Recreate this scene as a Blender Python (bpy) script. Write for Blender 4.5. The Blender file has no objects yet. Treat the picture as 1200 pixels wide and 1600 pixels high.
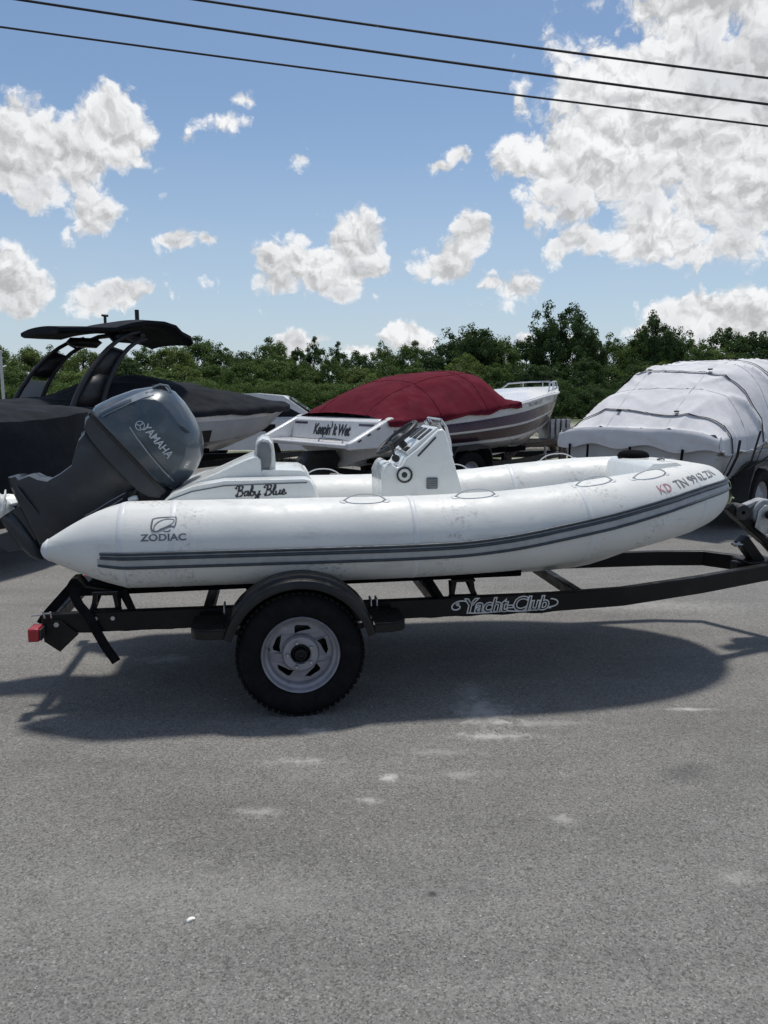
import bpy, bmesh, math, random
from mathutils import Vector, Matrix, noise
R = math.radians
rnd = random.Random(7)
sc = bpy.context.scene
col = sc.collection

# ------------------------------------------------------------------ camera, world, sun, exposure
CAM_H, CAM_F, CAM_T = 1.49, 1200.0, R(8.62)          # eye height, focal length (1600 high frame), downward tilt
cd = bpy.data.cameras.new('camera'); cam = bpy.data.objects.new('camera', cd); col.objects.link(cam)
cam.location = (0, 0, CAM_H); cam.rotation_euler = (math.pi/2 - CAM_T, 0, 0)
cd.sensor_fit = 'VERTICAL'; cd.sensor_height = 24; cd.lens = 24*CAM_F/1600
cd.clip_start = .05; cd.clip_end = 3000
sc.camera = cam
SUN_EL, SUN_AZ = R(74), R(14)                          # azimuth measured from +Y towards +X
sc.view_settings.view_transform = 'Standard'; sc.view_settings.look = 'None'
sc.view_settings.exposure = 0.0; sc.view_settings.gamma = 1; sc.view_settings.use_curve_mapping = False
sd = bpy.data.lights.new('sun', 'SUN'); sun = bpy.data.objects.new('sun', sd); col.objects.link(sun)
sd.energy = 3.6; sd.angle = R(4.5); sd.color = (1, .955, .88)
sv = Vector((math.cos(SUN_EL)*math.sin(SUN_AZ), math.cos(SUN_EL)*math.cos(SUN_AZ), math.sin(SUN_EL)))
sun.rotation_euler = sv.to_track_quat('Z', 'Y').to_euler()

def ray(px, py):
    u = (px-600)/CAM_F; v = (800-py)/CAM_F
    return (u, math.cos(CAM_T)+v*math.sin(CAM_T), -math.sin(CAM_T)+v*math.cos(CAM_T))

class NT:
    """small node tree helper"""
    def __init__(s, nt): s.nt = nt; s.N = nt.nodes; s.L = nt.links
    def new(s, t, **kw):
        n = s.N.new(t)
        for k, v in kw.items(): setattr(n, k, v)
        return n
    def setin(s, n, i, v):
        if isinstance(v, bpy.types.NodeSocket): s.L.new(v, n.inputs[i])
        else: n.inputs[i].default_value = v
    def math(s, op, a, b=0.0, c=0.0, clamp=False):
        n = s.new('ShaderNodeMath', operation=op, use_clamp=clamp)
        s.setin(n, 0, a); s.setin(n, 1, b)
        if op in ('MULTIPLY_ADD', 'SMOOTH_MAX', 'COMPARE'): s.setin(n, 2, c)
        return n.outputs[0]
    def vmath(s, op, a, b=(0, 0, 0)):
        n = s.new('ShaderNodeVectorMath', operation=op)
        s.setin(n, 0, a)
        if op == 'SCALE': s.setin(n, 3, b)
        elif op not in ('LENGTH', 'NORMALIZE'): s.setin(n, 1, b)
        return n.outputs['Value'] if op in ('LENGTH', 'DOT_PRODUCT', 'DISTANCE') else n.outputs[0]
    def noise(s, vec, scale, detail=3, rough=.55, dist=0.0, out='Fac', lac=2.0):
        n = s.new('ShaderNodeTexNoise'); s.setin(n, 'Vector', vec)
        for k, v in (('Scale', scale), ('Detail', detail), ('Roughness', rough), ('Distortion', dist), ('Lacunarity', lac)):
            n.inputs[k].default_value = v
        return n.outputs[out]
    def ramp(s, fac, stops, interp='LINEAR'):
        n = s.new('ShaderNodeValToRGB'); n.color_ramp.interpolation = interp
        e = n.color_ramp.elements
        while len(e) < len(stops): e.new(.5)
        for q, (p, c) in zip(e, stops):
            q.position = p; q.color = (c[0], c[1], c[2], 1) if hasattr(c, '__len__') else (c, c, c, 1)
        s.L.new(fac, n.inputs[0]); return n.outputs[0]
    def smooth(s, x, lo, hi, a=0.0, b=1.0):
        n = s.new('ShaderNodeMapRange', interpolation_type='SMOOTHSTEP')
        s.setin(n, 0, x)
        for i, v in ((1, lo), (2, hi), (3, a), (4, b)): n.inputs[i].default_value = v
        return n.outputs[0]
    def mix(s, f, a, b, mode='MIX'):
        n = s.new('ShaderNodeMix', data_type='RGBA', blend_type=mode)
        s.setin(n, 0, f)
        for i, v in ((6, a), (7, b)):
            if isinstance(v, bpy.types.NodeSocket): s.L.new(v, n.inputs[i])
            else: n.inputs[i].default_value = (v[0], v[1], v[2], 1)
        return n.outputs[2]

# ---- sky: Nishita plus cumulus clouds laid out by direction
world = bpy.data.worlds.new('World'); sc.world = world; world.use_nodes = True
w = NT(world.node_tree); w.N.clear()
sky = w.new('ShaderNodeTexSky', sky_type='NISHITA', sun_disc=False, sun_elevation=SUN_EL, sun_rotation=SUN_AZ,
            altitude=100, air_density=1.0, dust_density=.6, ozone_density=2.2)
dirn = w.vmath('NORMALIZE', w.new('ShaderNodeTexCoord').outputs['Generated'])
sx = w.new('ShaderNodeSeparateXYZ'); w.L.new(dirn, sx.inputs[0])
az = w.math('ARCTAN2', sx.outputs[0], sx.outputs[1]); el = w.math('ARCSINE', sx.outputs[2])
cb = w.new('ShaderNodeCombineXYZ'); w.L.new(az, cb.inputs[0]); w.L.new(el, cb.inputs[1])
P0 = cb.outputs[0]
warp = w.vmath('SUBTRACT', w.noise(P0, 9, 4, .6, out='Color'), (.5, .5, .5))
P = w.vmath('ADD', P0, w.vmath('SCALE', warp, .055))
def azel(px, py):
    d = Vector(ray(px, py)).normalized()
    return math.atan2(d.x, d.y), math.asin(d.z)
CL = [  # cumulus: x, y, half width, half height (photograph pixels), weight
 (60,235,135,72,1.15),(175,205,75,55,1.1),(15,270,80,50,1),(145,330,48,42,.9),(225,245,50,32,.7),(60,160,40,20,.5),
 (500,425,108,52,1.2),(545,378,66,48,1.2),(470,375,38,30,.6),(440,450,60,30,.8),
 (690,410,42,42,.9),(738,358,38,38,1),(790,455,62,35,1),(285,380,36,22,.85),(332,382,16,12,.6),
 (185,455,85,32,1),(20,445,75,52,1),(-30,445,70,45,1),
 (640,525,55,25,.95),(470,535,70,18,.8),(560,545,60,16,.7),(730,540,50,12,.4),
 (475,240,42,26,.55),(345,182,42,18,.42),(392,148,24,12,.4),(718,245,24,20,.6),(685,255,40,9,.4),(588,255,12,18,.35),
 (288,222,14,26,.35),(255,295,14,12,.35),(325,440,24,22,.45),(822,345,12,12,.4),(585,470,18,12,.35),(206,352,8,10,.3),
 (1090,150,230,190,1.2),(1000,230,190,125,1.25),(880,250,110,80,.95),(1180,280,190,120,1.1),(965,112,105,85,1.1),(1100,20,150,100,1.3),
 (905,372,72,36,.85),(1030,370,95,50,1),(1110,318,115,50,1),(1010,400,50,26,.7),
 (1120,488,130,38,.95),(1210,505,140,55,1),(1030,512,80,26,.6),(900,540,120,18,.5)]
def field(Pv):
    d = None
    for (px, py, rw, rh, wt) in CL:
        a0, e0 = azel(px, py); k = 1.14/CAM_F * (math.cos(math.atan((px-600)/CAM_F))**2*.15+.85)
        n = w.new('ShaderNodeMapping', vector_type='TEXTURE')
        n.inputs['Location'].default_value = (a0, e0, 0)
        n.inputs['Scale'].default_value = (rw*k, rh*k, 1)
        w.L.new(Pv, n.inputs[0])
        g = w.math('MULTIPLY_ADD', w.vmath('LENGTH', n.outputs[0]), -wt, wt)
        d = g if d is None else w.math('SMOOTH_MAX', d, g, .12)
    return d
dens = field(P); dens_up = field(w.vmath('ADD', P, (0, .030, 0)))
base_side = w.smooth(w.math('SUBTRACT', dens_up, dens), -.05, .45)
# clouds beyond the frame: more broken cumulus everywhere else, thickened to whiten ambient light
far_n = w.noise(P0, 2.6, 3, .5)
outside = w.math('MAXIMUM', w.smooth(w.math('ABSOLUTE', az), .52, .72), w.smooth(el, .56, .72))
gen = w.math('MULTIPLY_ADD', far_n, 4.0, -1.95)
gen = w.math('ADD', w.math('MULTIPLY', w.math('ADD', gen, 2.0), outside), -2.0)
dens = w.math('MAXIMUM', dens, gen)
BOFF = 1.45
CBIAS = -1.08
def billow(Pv):
    v = w.new('ShaderNodeTexVoronoi', feature='F1', voronoi_dimensions='2D'); w.L.new(Pv, v.inputs['Vector'])
    for k_, x_ in (('Scale', 15.0), ('Detail', 4.5), ('Roughness', .55), ('Lacunarity', 2.1)): v.inputs[k_].default_value = x_
    return w.math('MULTIPLY_ADD', v.outputs['Distance'], -1.0, BOFF)
wv = w.vmath('ADD', P, w.vmath('SCALE', w.vmath('SUBTRACT', w.noise(P0, 34, 4, .6, out='Color'), (.5, .5, .5)), .030))
nb = billow(wv); nb2 = billow(w.vmath('ADD', wv, (.003, .009, 0)))
fb = w.noise(P, 16, 7, .68)
d2 = w.math('ADD', w.math('MULTIPLY', dens, 1.7), w.math('ADD', w.math('MULTIPLY_ADD', nb, 1.25, -.72), w.math('MULTIPLY_ADD', fb, 1.3, CBIAS)))
alpha = w.smooth(d2, -.16, .42)
core = w.smooth(d2, .05, .9)
low = w.noise(P, 4.6, 4, .52)
relief = w.math('MULTIPLY', w.math('SUBTRACT', nb, nb2), .95)
shade = w.math('MULTIPLY', core, w.math('MAXIMUM', w.smooth(low, .38, .68, 0, .9), w.math('MULTIPLY', base_side, .9)))
c_cl = w.mix(shade, (.87, .875, .885), (.60, .62, .65))
rel = w.math('ADD', w.math('MINIMUM', w.math('MAXIMUM', relief, -.30), .18), .99)
vm = w.vmath('SCALE', c_cl, rel)
bg1 = w.new('ShaderNodeBackground'); bg2 = w.new('ShaderNodeBackground')
# pale veil towards the horizon
veil = w.smooth(el, -.02, .36, .88, 0.0)
veil = w.math('MULTIPLY', veil, w.math('MULTIPLY_ADD', w.noise(w.vmath('MULTIPLY', P0, (1, 5, 1)), 3, 3, .5), .9, .30), clamp=True)
sky_c = w.mix(1.0, sky.outputs[0], (.96, .98, .97), 'MULTIPLY')
w.L.new(sky_c, bg1.inputs[0]); bg1.inputs[1].default_value = .115
w.L.new(vm, bg2.inputs[0]); bg2.inputs[1].default_value = .92
bgv = w.new('ShaderNodeBackground'); bgv.inputs[0].default_value = (.60, .70, .84, 1); bgv.inputs[1].default_value = .85
mx0 = w.new('ShaderNodeMixShader'); w.L.new(veil, mx0.inputs[0]); w.L.new(bg1.outputs[0], mx0.inputs[1]); w.L.new(bgv.outputs[0], mx0.inputs[2])
up = w.smooth(el, -.03, .0)
alpha = w.math('MULTIPLY', alpha, up)
mx = w.new('ShaderNodeMixShader'); w.L.new(alpha, mx.inputs[0]); w.L.new(mx0.outputs[0], mx.inputs[1]); w.L.new(bg2.outputs[0], mx.inputs[2])
wo = w.new('ShaderNodeOutputWorld'); w.L.new(mx.outputs[0], wo.inputs[0])

# ------------------------------------------------------------------ materials
def mat(name, c, rough=.5, metal=0.0, vary=.12, scale=6, bump=0.0, bscale=60, spec=.5, dirt=None, dscale=3, dlo=.52, dhi=.72, coat=0.0, sheen=0.0, coord='Object', grain=0):
    m = bpy.data.materials.new(name); m.use_nodes = True
    t = NT(m.node_tree); b = t.N['Principled BSDF']
    tc = t.new('ShaderNodeTexCoord').outputs[coord]
    n1 = t.noise(tc, scale, 5, .6)
    lo = [x*(1-vary) for x in c]; hi = [min(1, x*(1+vary)) for x in c]
    cc = t.mix(t.smooth(n1, .3, .7), lo, hi)
    if dirt:
        dn = t.noise(tc, dscale, 6, .68, .4)
        cc = t.mix(t.smooth(dn, dlo, dhi, 0, dirt[3]), cc, dirt[:3])
    if grain:
        g = t.noise(tc, grain, 2, .6)
        cc = t.mix(1.0, cc, t.ramp(g, [(0.3, .8), (.7, 1.0)]), 'MULTIPLY')
    t.L.new(cc, b.inputs['Base Color'])
    r = t.smooth(t.noise(tc, scale*2.3, 4, .6), .3, .7, max(.02, rough-.08), min(1, rough+.1))
    t.L.new(r, b.inputs['Roughness'])
    b.inputs['Metallic'].default_value = metal
    b.inputs['Specular IOR Level'].default_value = spec
    b.inputs['Coat Weight'].default_value = coat; b.inputs['Coat Roughness'].default_value = .08
    if sheen: b.inputs['Sheen Weight'].default_value = sheen
    if bump:
        bn = t.new('ShaderNodeBump'); bn.inputs['Strength'].default_value = 1.0; bn.inputs['Distance'].default_value = bump
        t.L.new(t.noise(tc, bscale, 4, .6), bn.inputs['Height']); t.L.new(bn.outputs[0], b.inputs['Normal'])
    return m

M = {}
M['tube'] = mat('inflatable_white_fabric', (.62, .635, .63), .42, vary=.05, scale=3, bump=.0010, bscale=7, dirt=(.36, .37, .36, .5), dscale=4.2, dlo=.50, dhi=.70)
def tube_mat():
    m = bpy.data.materials.new('inflatable_worn_fabric'); m.use_nodes = True; t = NT(m.node_tree); b = t.N['Principled BSDF']
    tc = t.new('ShaderNodeTexCoord').outputs['Object']
    c = t.mix(t.smooth(t.noise(tc, 2.2, 4, .6), .3, .7), (.60, .61, .595), (.665, .675, .655))
    area = t.smooth(t.noise(tc, 2.4, 3, .55, .5), .52, .68)
    fleck = t.smooth(t.noise(tc, 46, 4, .72), .50, .64)
    c = t.mix(t.math('MULTIPLY', t.math('MULTIPLY', area, fleck), .75), c, (.25, .26, .25))
    smear = t.smooth(t.noise(t.vmath('MULTIPLY', tc, (1.2, 1.2, 6)), 3.4, 5, .7, .6), .52, .74)
    c = t.mix(t.math('MULTIPLY', smear, .38), c, (.36, .36, .33))
    c = t.mix(t.math('MULTIPLY', t.smooth(t.noise(tc, 95, 3, .8), .66, .72), .5), c, (.22, .22, .21))
    t.L.new(c, b.inputs['Base Color'])
    t.L.new(t.smooth(t.noise(tc, 8, 5, .65), .3, .7, .38, .62), b.inputs['Roughness']); b.inputs['Specular IOR Level'].default_value = .4
    bn = t.new('ShaderNodeBump'); bn.inputs['Strength'].default_value = 1; bn.inputs['Distance'].default_value = .0022
    t.L.new(t.math('ADD', t.noise(tc, 6.5, 4, .6), t.math('MULTIPLY', t.noise(tc, 240, 2, .5), .05)), bn.inputs['Height']); t.L.new(bn.outputs[0], b.inputs['Normal'])
    return m
M['tube'] = tube_mat()
M['handle'] = mat('pale_grey_handle', (.56, .58, .58), .5, vary=.06)
M['seam'] = mat('seam_tape', (.60, .62, .63), .5, vary=.06)
M['strake'] = mat('grey_rubber_strake', (.038, .048, .060), .5, vary=.2, scale=20)
M['strake_mid'] = mat('pale_grey_rubber', (.22, .24, .26), .55, vary=.12, scale=20)
M['strake_pale'] = mat('strake_pale_band', (.36, .375, .385), .55, vary=.1, scale=20)
M['gel'] = mat('white_gelcoat', (.68, .70, .685), .25, vary=.04, scale=3, coat=.4, dirt=(.5, .49, .44, .35), dscale=4)
M['gel_old'] = mat('aged_gelcoat', (.60, .61, .58), .4, vary=.08, scale=4, dirt=(.35, .33, .28, .5), dscale=5)
M['yellow'] = mat('yellowed_rubber', (.50, .52, .33), .6, vary=.15, scale=14, dirt=(.25, .26, .16, .6), dscale=12)
M['vinyl'] = mat('grey_vinyl', (.17, .18, .185), .55, vary=.15, scale=12, bump=.0015, bscale=50)
M['navy'] = mat('outboard_cowl_paint', (.044, .062, .080), .33, metal=.15, vary=.12, scale=5, coat=.35, dirt=(.15, .17, .19, .25), dscale=6)
M['navy_leg'] = mat('outboard_leg_paint', (.022, .028, .038), .36, metal=.1, vary=.2, scale=8, spec=.6, coat=.0, dirt=(.06, .066, .074, .4), dscale=9)
M['navy_hi'] = mat('cowl_highlight_trim', (.22, .25, .28), .26, metal=.3, vary=.12, scale=5, coat=.6)  # paler navy for trims and for sun painted on shoulder and edges
M['blackmetal'] = mat('black_trailer_paint', (.006, .006, .0065), .42, vary=.3, scale=7, coat=.0, spec=.25, dirt=(.035, .028, .022, .4), dscale=7)
M['blackplastic'] = mat('black_plastic', (.014, .015, .017), .5, vary=.3, scale=12, dirt=(.06, .06, .06, .4), dscale=10)
M['carpet'] = mat('bunk_carpet', (.005, .005, .006), .95, spec=.05, vary=.3, scale=60, bump=.002, bscale=250)
M['tyre'] = mat('tyre_rubber', (.007, .007, .008), .8, vary=.25, scale=14, spec=.15, dirt=(.020, .019, .018, .5), dscale=8)
M['rim'] = mat('rim_silver', (.25, .25, .28), .42, metal=.3, vary=.14, scale=14, dirt=(.16, .15, .17, .5), dscale=16)
M['galv'] = mat('galvanised_steel', (.42, .43, .44), .42, metal=.75, vary=.2, scale=25)
M['steel'] = mat('stainless_steel', (.55, .56, .58), .22, metal=1, vary=.1)
M['rusty'] = mat('worn_steel', (.13, .10, .08), .7, metal=.3, vary=.3, scale=30, dirt=(.16, .08, .04, .6), dscale=20)
M['redlens'] = mat('red_lens', (.30, .008, .018), .2, vary=.1, coat=.5)
M['fender'] = mat('black_fender_plastic', (.006, .0065, .008), .34, vary=.3, scale=9, spec=.35, dirt=(.028, .027, .026, .45), dscale=9, dlo=.45)
M['strap'] = mat('black_webbing', (.008, .008, .009), .85, spec=.1, vary=.3, scale=40, bump=.001, bscale=300)
M['winchcover'] = mat('grey_webbing', (.28, .29, .31), .8, vary=.2, scale=30, bump=.002, bscale=160)
M['ink'] = mat('dark_lettering', (.028, .032, .042), .5, vary=.2)
M['ink_grey'] = mat('grey_lettering', (.11, .12, .14), .5, vary=.2, scale=30)
M['ink_faded'] = mat('faded_lettering', (.16, .165, .175), .6, vary=.3, scale=60)
M['ink_red'] = mat('faded_red_sticker', (.42, .22, .25), .6, vary=.2, scale=40)
M['ink_white'] = mat('white_lettering', (.62, .62, .62), .5, vary=.1)
M['ink_silver'] = mat('silver_lettering', (.42, .47, .52), .35, vary=.1, metal=.3)
M['ink_black'] = mat('black_lettering', (.008, .008, .009), .4, vary=.1)
M['cone'] = mat('speaker_cone', (.62, .64, .62), .4, vary=.05)
M['maroon'] = mat('maroon_canvas', (.098, .009, .019), .9, vary=.14, scale=3, bump=.003, bscale=14, spec=.1, dirt=(.12, .02, .034, .4), dscale=6)
M['canvas_grey'] = mat('pale_grey_canvas', (.60, .60, .62), .8, vary=.05, scale=2.5, bump=.008, bscale=5, spec=.2, dirt=(.44, .44, .47, .4), dscale=7)
M['canvas_black'] = mat('black_canvas', (.012, .014, .018), .9, vary=.25, scale=2.5, bump=.006, bscale=7, spec=.15)
M['mesh_black'] = mat('tower_black', (.008, .009, .012), .5, vary=.25, scale=6)
M['hull_white'] = mat('boat_white', (.66, .66, .66), .25, vary=.05, scale=2, coat=.4, dirt=(.52, .52, .50, .3), dscale=4)
M['hull_grey'] = mat('boat_pale_grey', (.40, .41, .43), .35, vary=.08, scale=2, coat=.2)
M['purple'] = mat('plum_hull_band', (.062, .040, .078), .3, vary=.12, scale=3, coat=.4)
M['plum_dark'] = mat('dark_maroon_band', (.030, .008, .017), .3, vary=.12, scale=3, coat=.4)
M['glass'] = mat('dark_car_glass', (.012, .015, .018), .06, vary=.1)
M['carwhite'] = mat('white_car_paint', (.70, .71, .72), .22, vary=.03, coat=.7)
M['wood'] = mat('weathered_wood', (.26, .23, .19), .85, vary=.3, scale=20)
M['cable'] = mat('cable_sheath', (.006, .006, .008), .6, vary=.2)
M['pebble'] = mat('white_stone', (.75, .75, .72), .7, vary=.08)
M['grit'] = mat('pale_grit', (.34, .33, .31), .85, vary=.45, scale=3)
M['bark'] = mat('bark', (.085, .070, .055), .9, vary=.35, scale=8, bump=.02, bscale=20)

def leaf_mat(name, a, b):
    m = bpy.data.materials.new(name); m.use_nodes = True
    t = NT(m.node_tree); p = t.N['Principled BSDF']
    at = t.new('ShaderNodeAttribute', attribute_name='tone').outputs['Fac']
    oi = t.new('ShaderNodeObjectInfo').outputs['Random']
    f = t.math('MULTIPLY_ADD', oi, .35, t.math('MULTIPLY', at, .75), clamp=True)
    f = t.math('MULTIPLY_ADD', at, .7, t.math('MULTIPLY', oi, .3))
    c = t.mix(f, a, b); t.L.new(c, p.inputs['Base Color'])
    p.inputs['Roughness'].default_value = .8; p.inputs['Specular IOR Level'].default_value = .08
    tr = t.new('ShaderNodeBsdfTranslucent'); t.L.new(t.mix(1, c, (1.0, 1.15, .5), 'MULTIPLY'), tr.inputs[0])
    ms = t.new('ShaderNodeMixShader'); ms.inputs[0].default_value = .30
    t.L.new(p.outputs[0], ms.inputs[1]); t.L.new(tr.outputs[0], ms.inputs[2])
    t.L.new(ms.outputs[0], t.N['Material Output'].inputs[0])
    return m
M['leaf_mid'] = leaf_mat('leaves_mid', (.044, .074, .028), (.140, .195, .070))
M['leaf_dark'] = leaf_mat('leaves_dark', (.028, .050, .024), (.088, .132, .055))
M['leaf_light'] = leaf_mat('leaves_light', (.064, .095, .036), (.190, .235, .085))
M['grass'] = leaf_mat('grass_blades', (.07, .09, .03), (.24, .24, .11))

# ------------------------------------------------------------------ geometry helpers
class G:
    def __init__(s): s.v = []; s.f = []; s.m = []
    def add(s, v, f, mi=0):
        o = len(s.v); s.v += [tuple(p) for p in v]; s.f += [tuple(i+o for i in q) for q in f]; s.m += [mi]*len(f); return s
    def box(s, a, b, mi=0):
        x0, y0, z0 = a; x1, y1, z1 = b
        return s.add([(x0,y0,z0),(x1,y0,z0),(x1,y1,z0),(x0,y1,z0),(x0,y0,z1),(x1,y0,z1),(x1,y1,z1),(x0,y1,z1)],
                     [(3,2,1,0),(4,5,6,7),(0,1,5,4),(1,2,6,5),(2,3,7,6),(3,0,4,7)], mi)
    def beam(s, p, q, wd, ht, up=(0, 0, 1), mi=0):
        p = Vector(p); q = Vector(q); d = (q-p).normalized(); sd_ = d.cross(Vector(up)).normalized(); u = sd_.cross(d)
        a = sd_*wd/2; b = u*ht/2
        vs = [p-a-b, p+a-b, p+a+b, p-a+b, q-a-b, q+a-b, q+a+b, q-a+b]
        return s.add(vs, [(0,1,2,3),(7,6,5,4),(4,5,1,0),(5,6,2,1),(6,7,3,2),(7,4,0,3)], mi)
    def loft(s, rings, caps=True, closed=True, mi=0):
        n = len(rings[0]); vs = [p for r in rings for p in r]; f = []
        m = n if closed else n-1
        for k in range(len(rings)-1):
            for i in range(m):
                j = (i+1) % n; f.append((k*n+i, k*n+j, (k+1)*n+j, (k+1)*n+i))
        if caps and closed:
            f.append(tuple(range(n-1, -1, -1))); b = (len(rings)-1)*n; f.append(tuple(b+i for i in range(n)))
        return s.add(vs, f, mi)
    def tube(s, path, r, seg=8, mi=0, caps=True):
        path = [Vector(p) for p in path]; rings = []; up = None
        for i, p in enumerate(path):
            d = (path[min(i+1, len(path)-1)]-path[max(i-1, 0)]).normalized()
            if up is None: up = Vector((0, 0, 1)) if abs(d.z) < .9 else Vector((1, 0, 0))
            a = d.cross(up)
            if a.length < 1e-4: a = d.cross(Vector((0, 1, 0)))
            a.normalize(); up = a.cross(d).normalized()
            rr = r[i] if isinstance(r, (list, tuple)) else r
            rings.append([p+(a*math.cos(2*math.pi*k/seg)+up*math.sin(2*math.pi*k/seg))*rr for k in range(seg)])
        return s.loft(rings, caps, True, mi)
    def prism(s, pts, vec, mi=0):
        v = Vector(vec); a = [Vector(p) for p in pts]
        return s.loft([a, [p+v for p in a]], True, True, mi)
    def lathe(s, prof, c, axis, seg=40, mi=0, caps=False):
        ax = Vector(axis).normalized(); c = Vector(c)
        e = ax.cross(Vector((0, 0, 1)) if abs(ax.z) < .9 else Vector((1, 0, 0))).normalized(); g = ax.cross(e)
        rings = [[c+ax*h+(e*math.cos(2*math.pi*k/seg)+g*math.sin(2*math.pi*k/seg))*max(r, 1e-4) for k in range(seg)] for r, h in prof]
        return s.loft(rings, caps, True, mi)
    def pillow(s, pts, n0, n1, inset=.12, p=2.2, rings=7, mi=0, cen=None):
        """outline in the x,z plane (3D points with y ignored) given thickness along local y with rounded edges"""
        q = [(a[0], a[-1]) for a in pts]
        cx = sum(a[0] for a in q)/len(q) if cen is None else cen[0]; cz = sum(a[1] for a in q)/len(q) if cen is None else cen[1]
        rs = []
        for k in range(rings):
            a = -1+2*k/(rings-1); a = math.sin(a*math.pi/2)
            nn = (n0+n1)/2+(n1-n0)/2*a; sc_ = 1-inset*abs(a)**p
            rs.append([(cx+(x-cx)*sc_, nn, cz+(z-cz)*sc_) for x, z in q])
        return s.loft(rs, True, True, mi)
    def build(s, name, mats, parent=None, smooth=35, bevel=0, bseg=2, subsurf=0):
        me = bpy.data.meshes.new(name); me.from_pydata(s.v, [], s.f)
        for m in (mats if isinstance(mats, (list, tuple)) else [mats]): me.materials.append(m)
        if any(s.m):
            me.polygons.foreach_set('material_index', s.m)
        bm = bmesh.new(); bm.from_mesh(me); bmesh.ops.recalc_face_normals(bm, faces=bm.faces); bm.to_mesh(me); bm.free()
        if smooth:
            me.polygons.foreach_set('use_smooth', [True]*len(me.polygons)); me.set_sharp_from_angle(angle=R(smooth))
        o = bpy.data.objects.new(name, me); col.objects.link(o); o.parent = parent
        if bevel:
            b = o.modifiers.new('bevel', 'BEVEL'); b.width = bevel; b.segments = bseg; b.limit_method = 'ANGLE'; b.angle_limit = R(40)
            b.harden_normals = False
        if subsurf:
            b = o.modifiers.new('sub', 'SUBSURF'); b.levels = subsurf; b.render_levels = subsurf
        return o

class Fr:
    """a place on the ground: origin x,y and heading; local x runs forward, local y to the left"""
    def __init__(s, x, y, yaw):
        s.o = (x, y); a = R(yaw); s.yaw = a; s.t = (math.cos(a), math.sin(a)); s.n = (-math.sin(a), math.cos(a))
    def at(s, px, py, n):
        r = ray(px, py); k = (n+s.o[0]*s.n[0]+s.o[1]*s.n[1])/(r[0]*s.n[0]+r[1]*s.n[1])
        x, y, z = r[0]*k, r[1]*k, CAM_H+r[2]*k
        return ((x-s.o[0])*s.t[0]+(y-s.o[1])*s.t[1], n, z)
    def world(s, x, n): return (s.o[0]+x*s.t[0]+n*s.n[0], s.o[1]+x*s.t[1]+n*s.n[1])

def tag(o, label=None, cat=None, group=None, kind=None):
    if label: o['label'] = label
    if cat: o['category'] = cat
    if group: o['group'] = group
    if kind: o['kind'] = kind
    return o
def thing(name, fr, label, cat, group=None):
    o = bpy.data.objects.new(name, None); col.objects.link(o); o.empty_display_size = .3
    o.location = (fr.o[0], fr.o[1], 0); o.rotation_euler = (0, 0, fr.yaw)
    return tag(o, label, cat, group)

def interp(xs, ys, x):
    if x <= xs[0]: return ys[0]
    for i in range(len(xs)-1):
        if x <= xs[i+1]:
            t = (x-xs[i])/(xs[i+1]-xs[i]); t = t*t*(3-2*t) if False else t
            return ys[i]*(1-t)+ys[i+1]*t
    return ys[-1]
def sm(xs, ys, x):
    """monotone-ish cubic through the points"""
    if x <= xs[0]: return ys[0]
    if x >= xs[-1]: return ys[-1]
    n = len(xs)
    for i in range(n-1):
        if x <= xs[i+1]: break
    h = xs[i+1]-xs[i]; t = (x-xs[i])/h
    def sl(k):
        if k == 0: return (ys[1]-ys[0])/(xs[1]-xs[0])
        if k == n-1: return (ys[-1]-ys[-2])/(xs[-1]-xs[-2])
        a = (ys[k]-ys[k-1])/(xs[k]-xs[k-1]); b = (ys[k+1]-ys[k])/(xs[k+1]-xs[k])
        return 0 if a*b <= 0 else 2*a*b/(a+b)
    m0 = sl(i)*h; m1 = sl(i+1)*h
    return ys[i]*(2*t**3-3*t*t+1)+m0*(t**3-2*t*t+t)+ys[i+1]*(-2*t**3+3*t*t)+m1*(t**3-t*t)

def text_flat(txt, size, shear=0.0, offset=0.0, space=1.0, bold=0):
    """tessellated flat lettering: vertices (x, y) and faces, centred"""
    cu = bpy.data.curves.new('t', 'FONT'); cu.body = txt; cu.size = size; cu.shear = shear; cu.offset = offset
    cu.align_x = 'CENTER'; cu.align_y = 'CENTER'; cu.space_character = space; cu.resolution_u = 3; cu.fill_mode = 'FRONT'
    o = bpy.data.objects.new('t', cu); col.objects.link(o)
    me = bpy.data.meshes.new_from_object(o.evaluated_get(bpy.context.evaluated_depsgraph_get()))
    v = [tuple(p.co[:2]) for p in me.vertices]; f = [tuple(p.vertices) for p in me.polygons]
    bpy.data.objects.remove(o); bpy.data.curves.remove(cu); bpy.data.meshes.remove(me)
    return v, f
def plate(outline, holes, thick):
    """flat plate with holes in the x,y plane, extruded to thickness: verts3d, faces"""
    cu = bpy.data.curves.new('p', 'CURVE'); cu.dimensions = '2D'; cu.fill_mode = 'BOTH'; cu.extrude = thick/2
    for pts in [outline]+holes:
        sp = cu.splines.new('POLY'); sp.points.add(len(pts)-1); sp.use_cyclic_u = True
        for q, p in zip(sp.points, pts): q.co = (p[0], p[1], 0, 1)
    o = bpy.data.objects.new('p', cu); col.objects.link(o)
    me = bpy.data.meshes.new_from_object(o.evaluated_get(bpy.context.evaluated_depsgraph_get()))
    v = [tuple(p.co) for p in me.vertices]; f = [tuple(p.vertices) for p in me.polygons]
    bpy.data.objects.remove(o); bpy.data.curves.remove(cu); bpy.data.meshes.remove(me)
    return v, f
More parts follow.
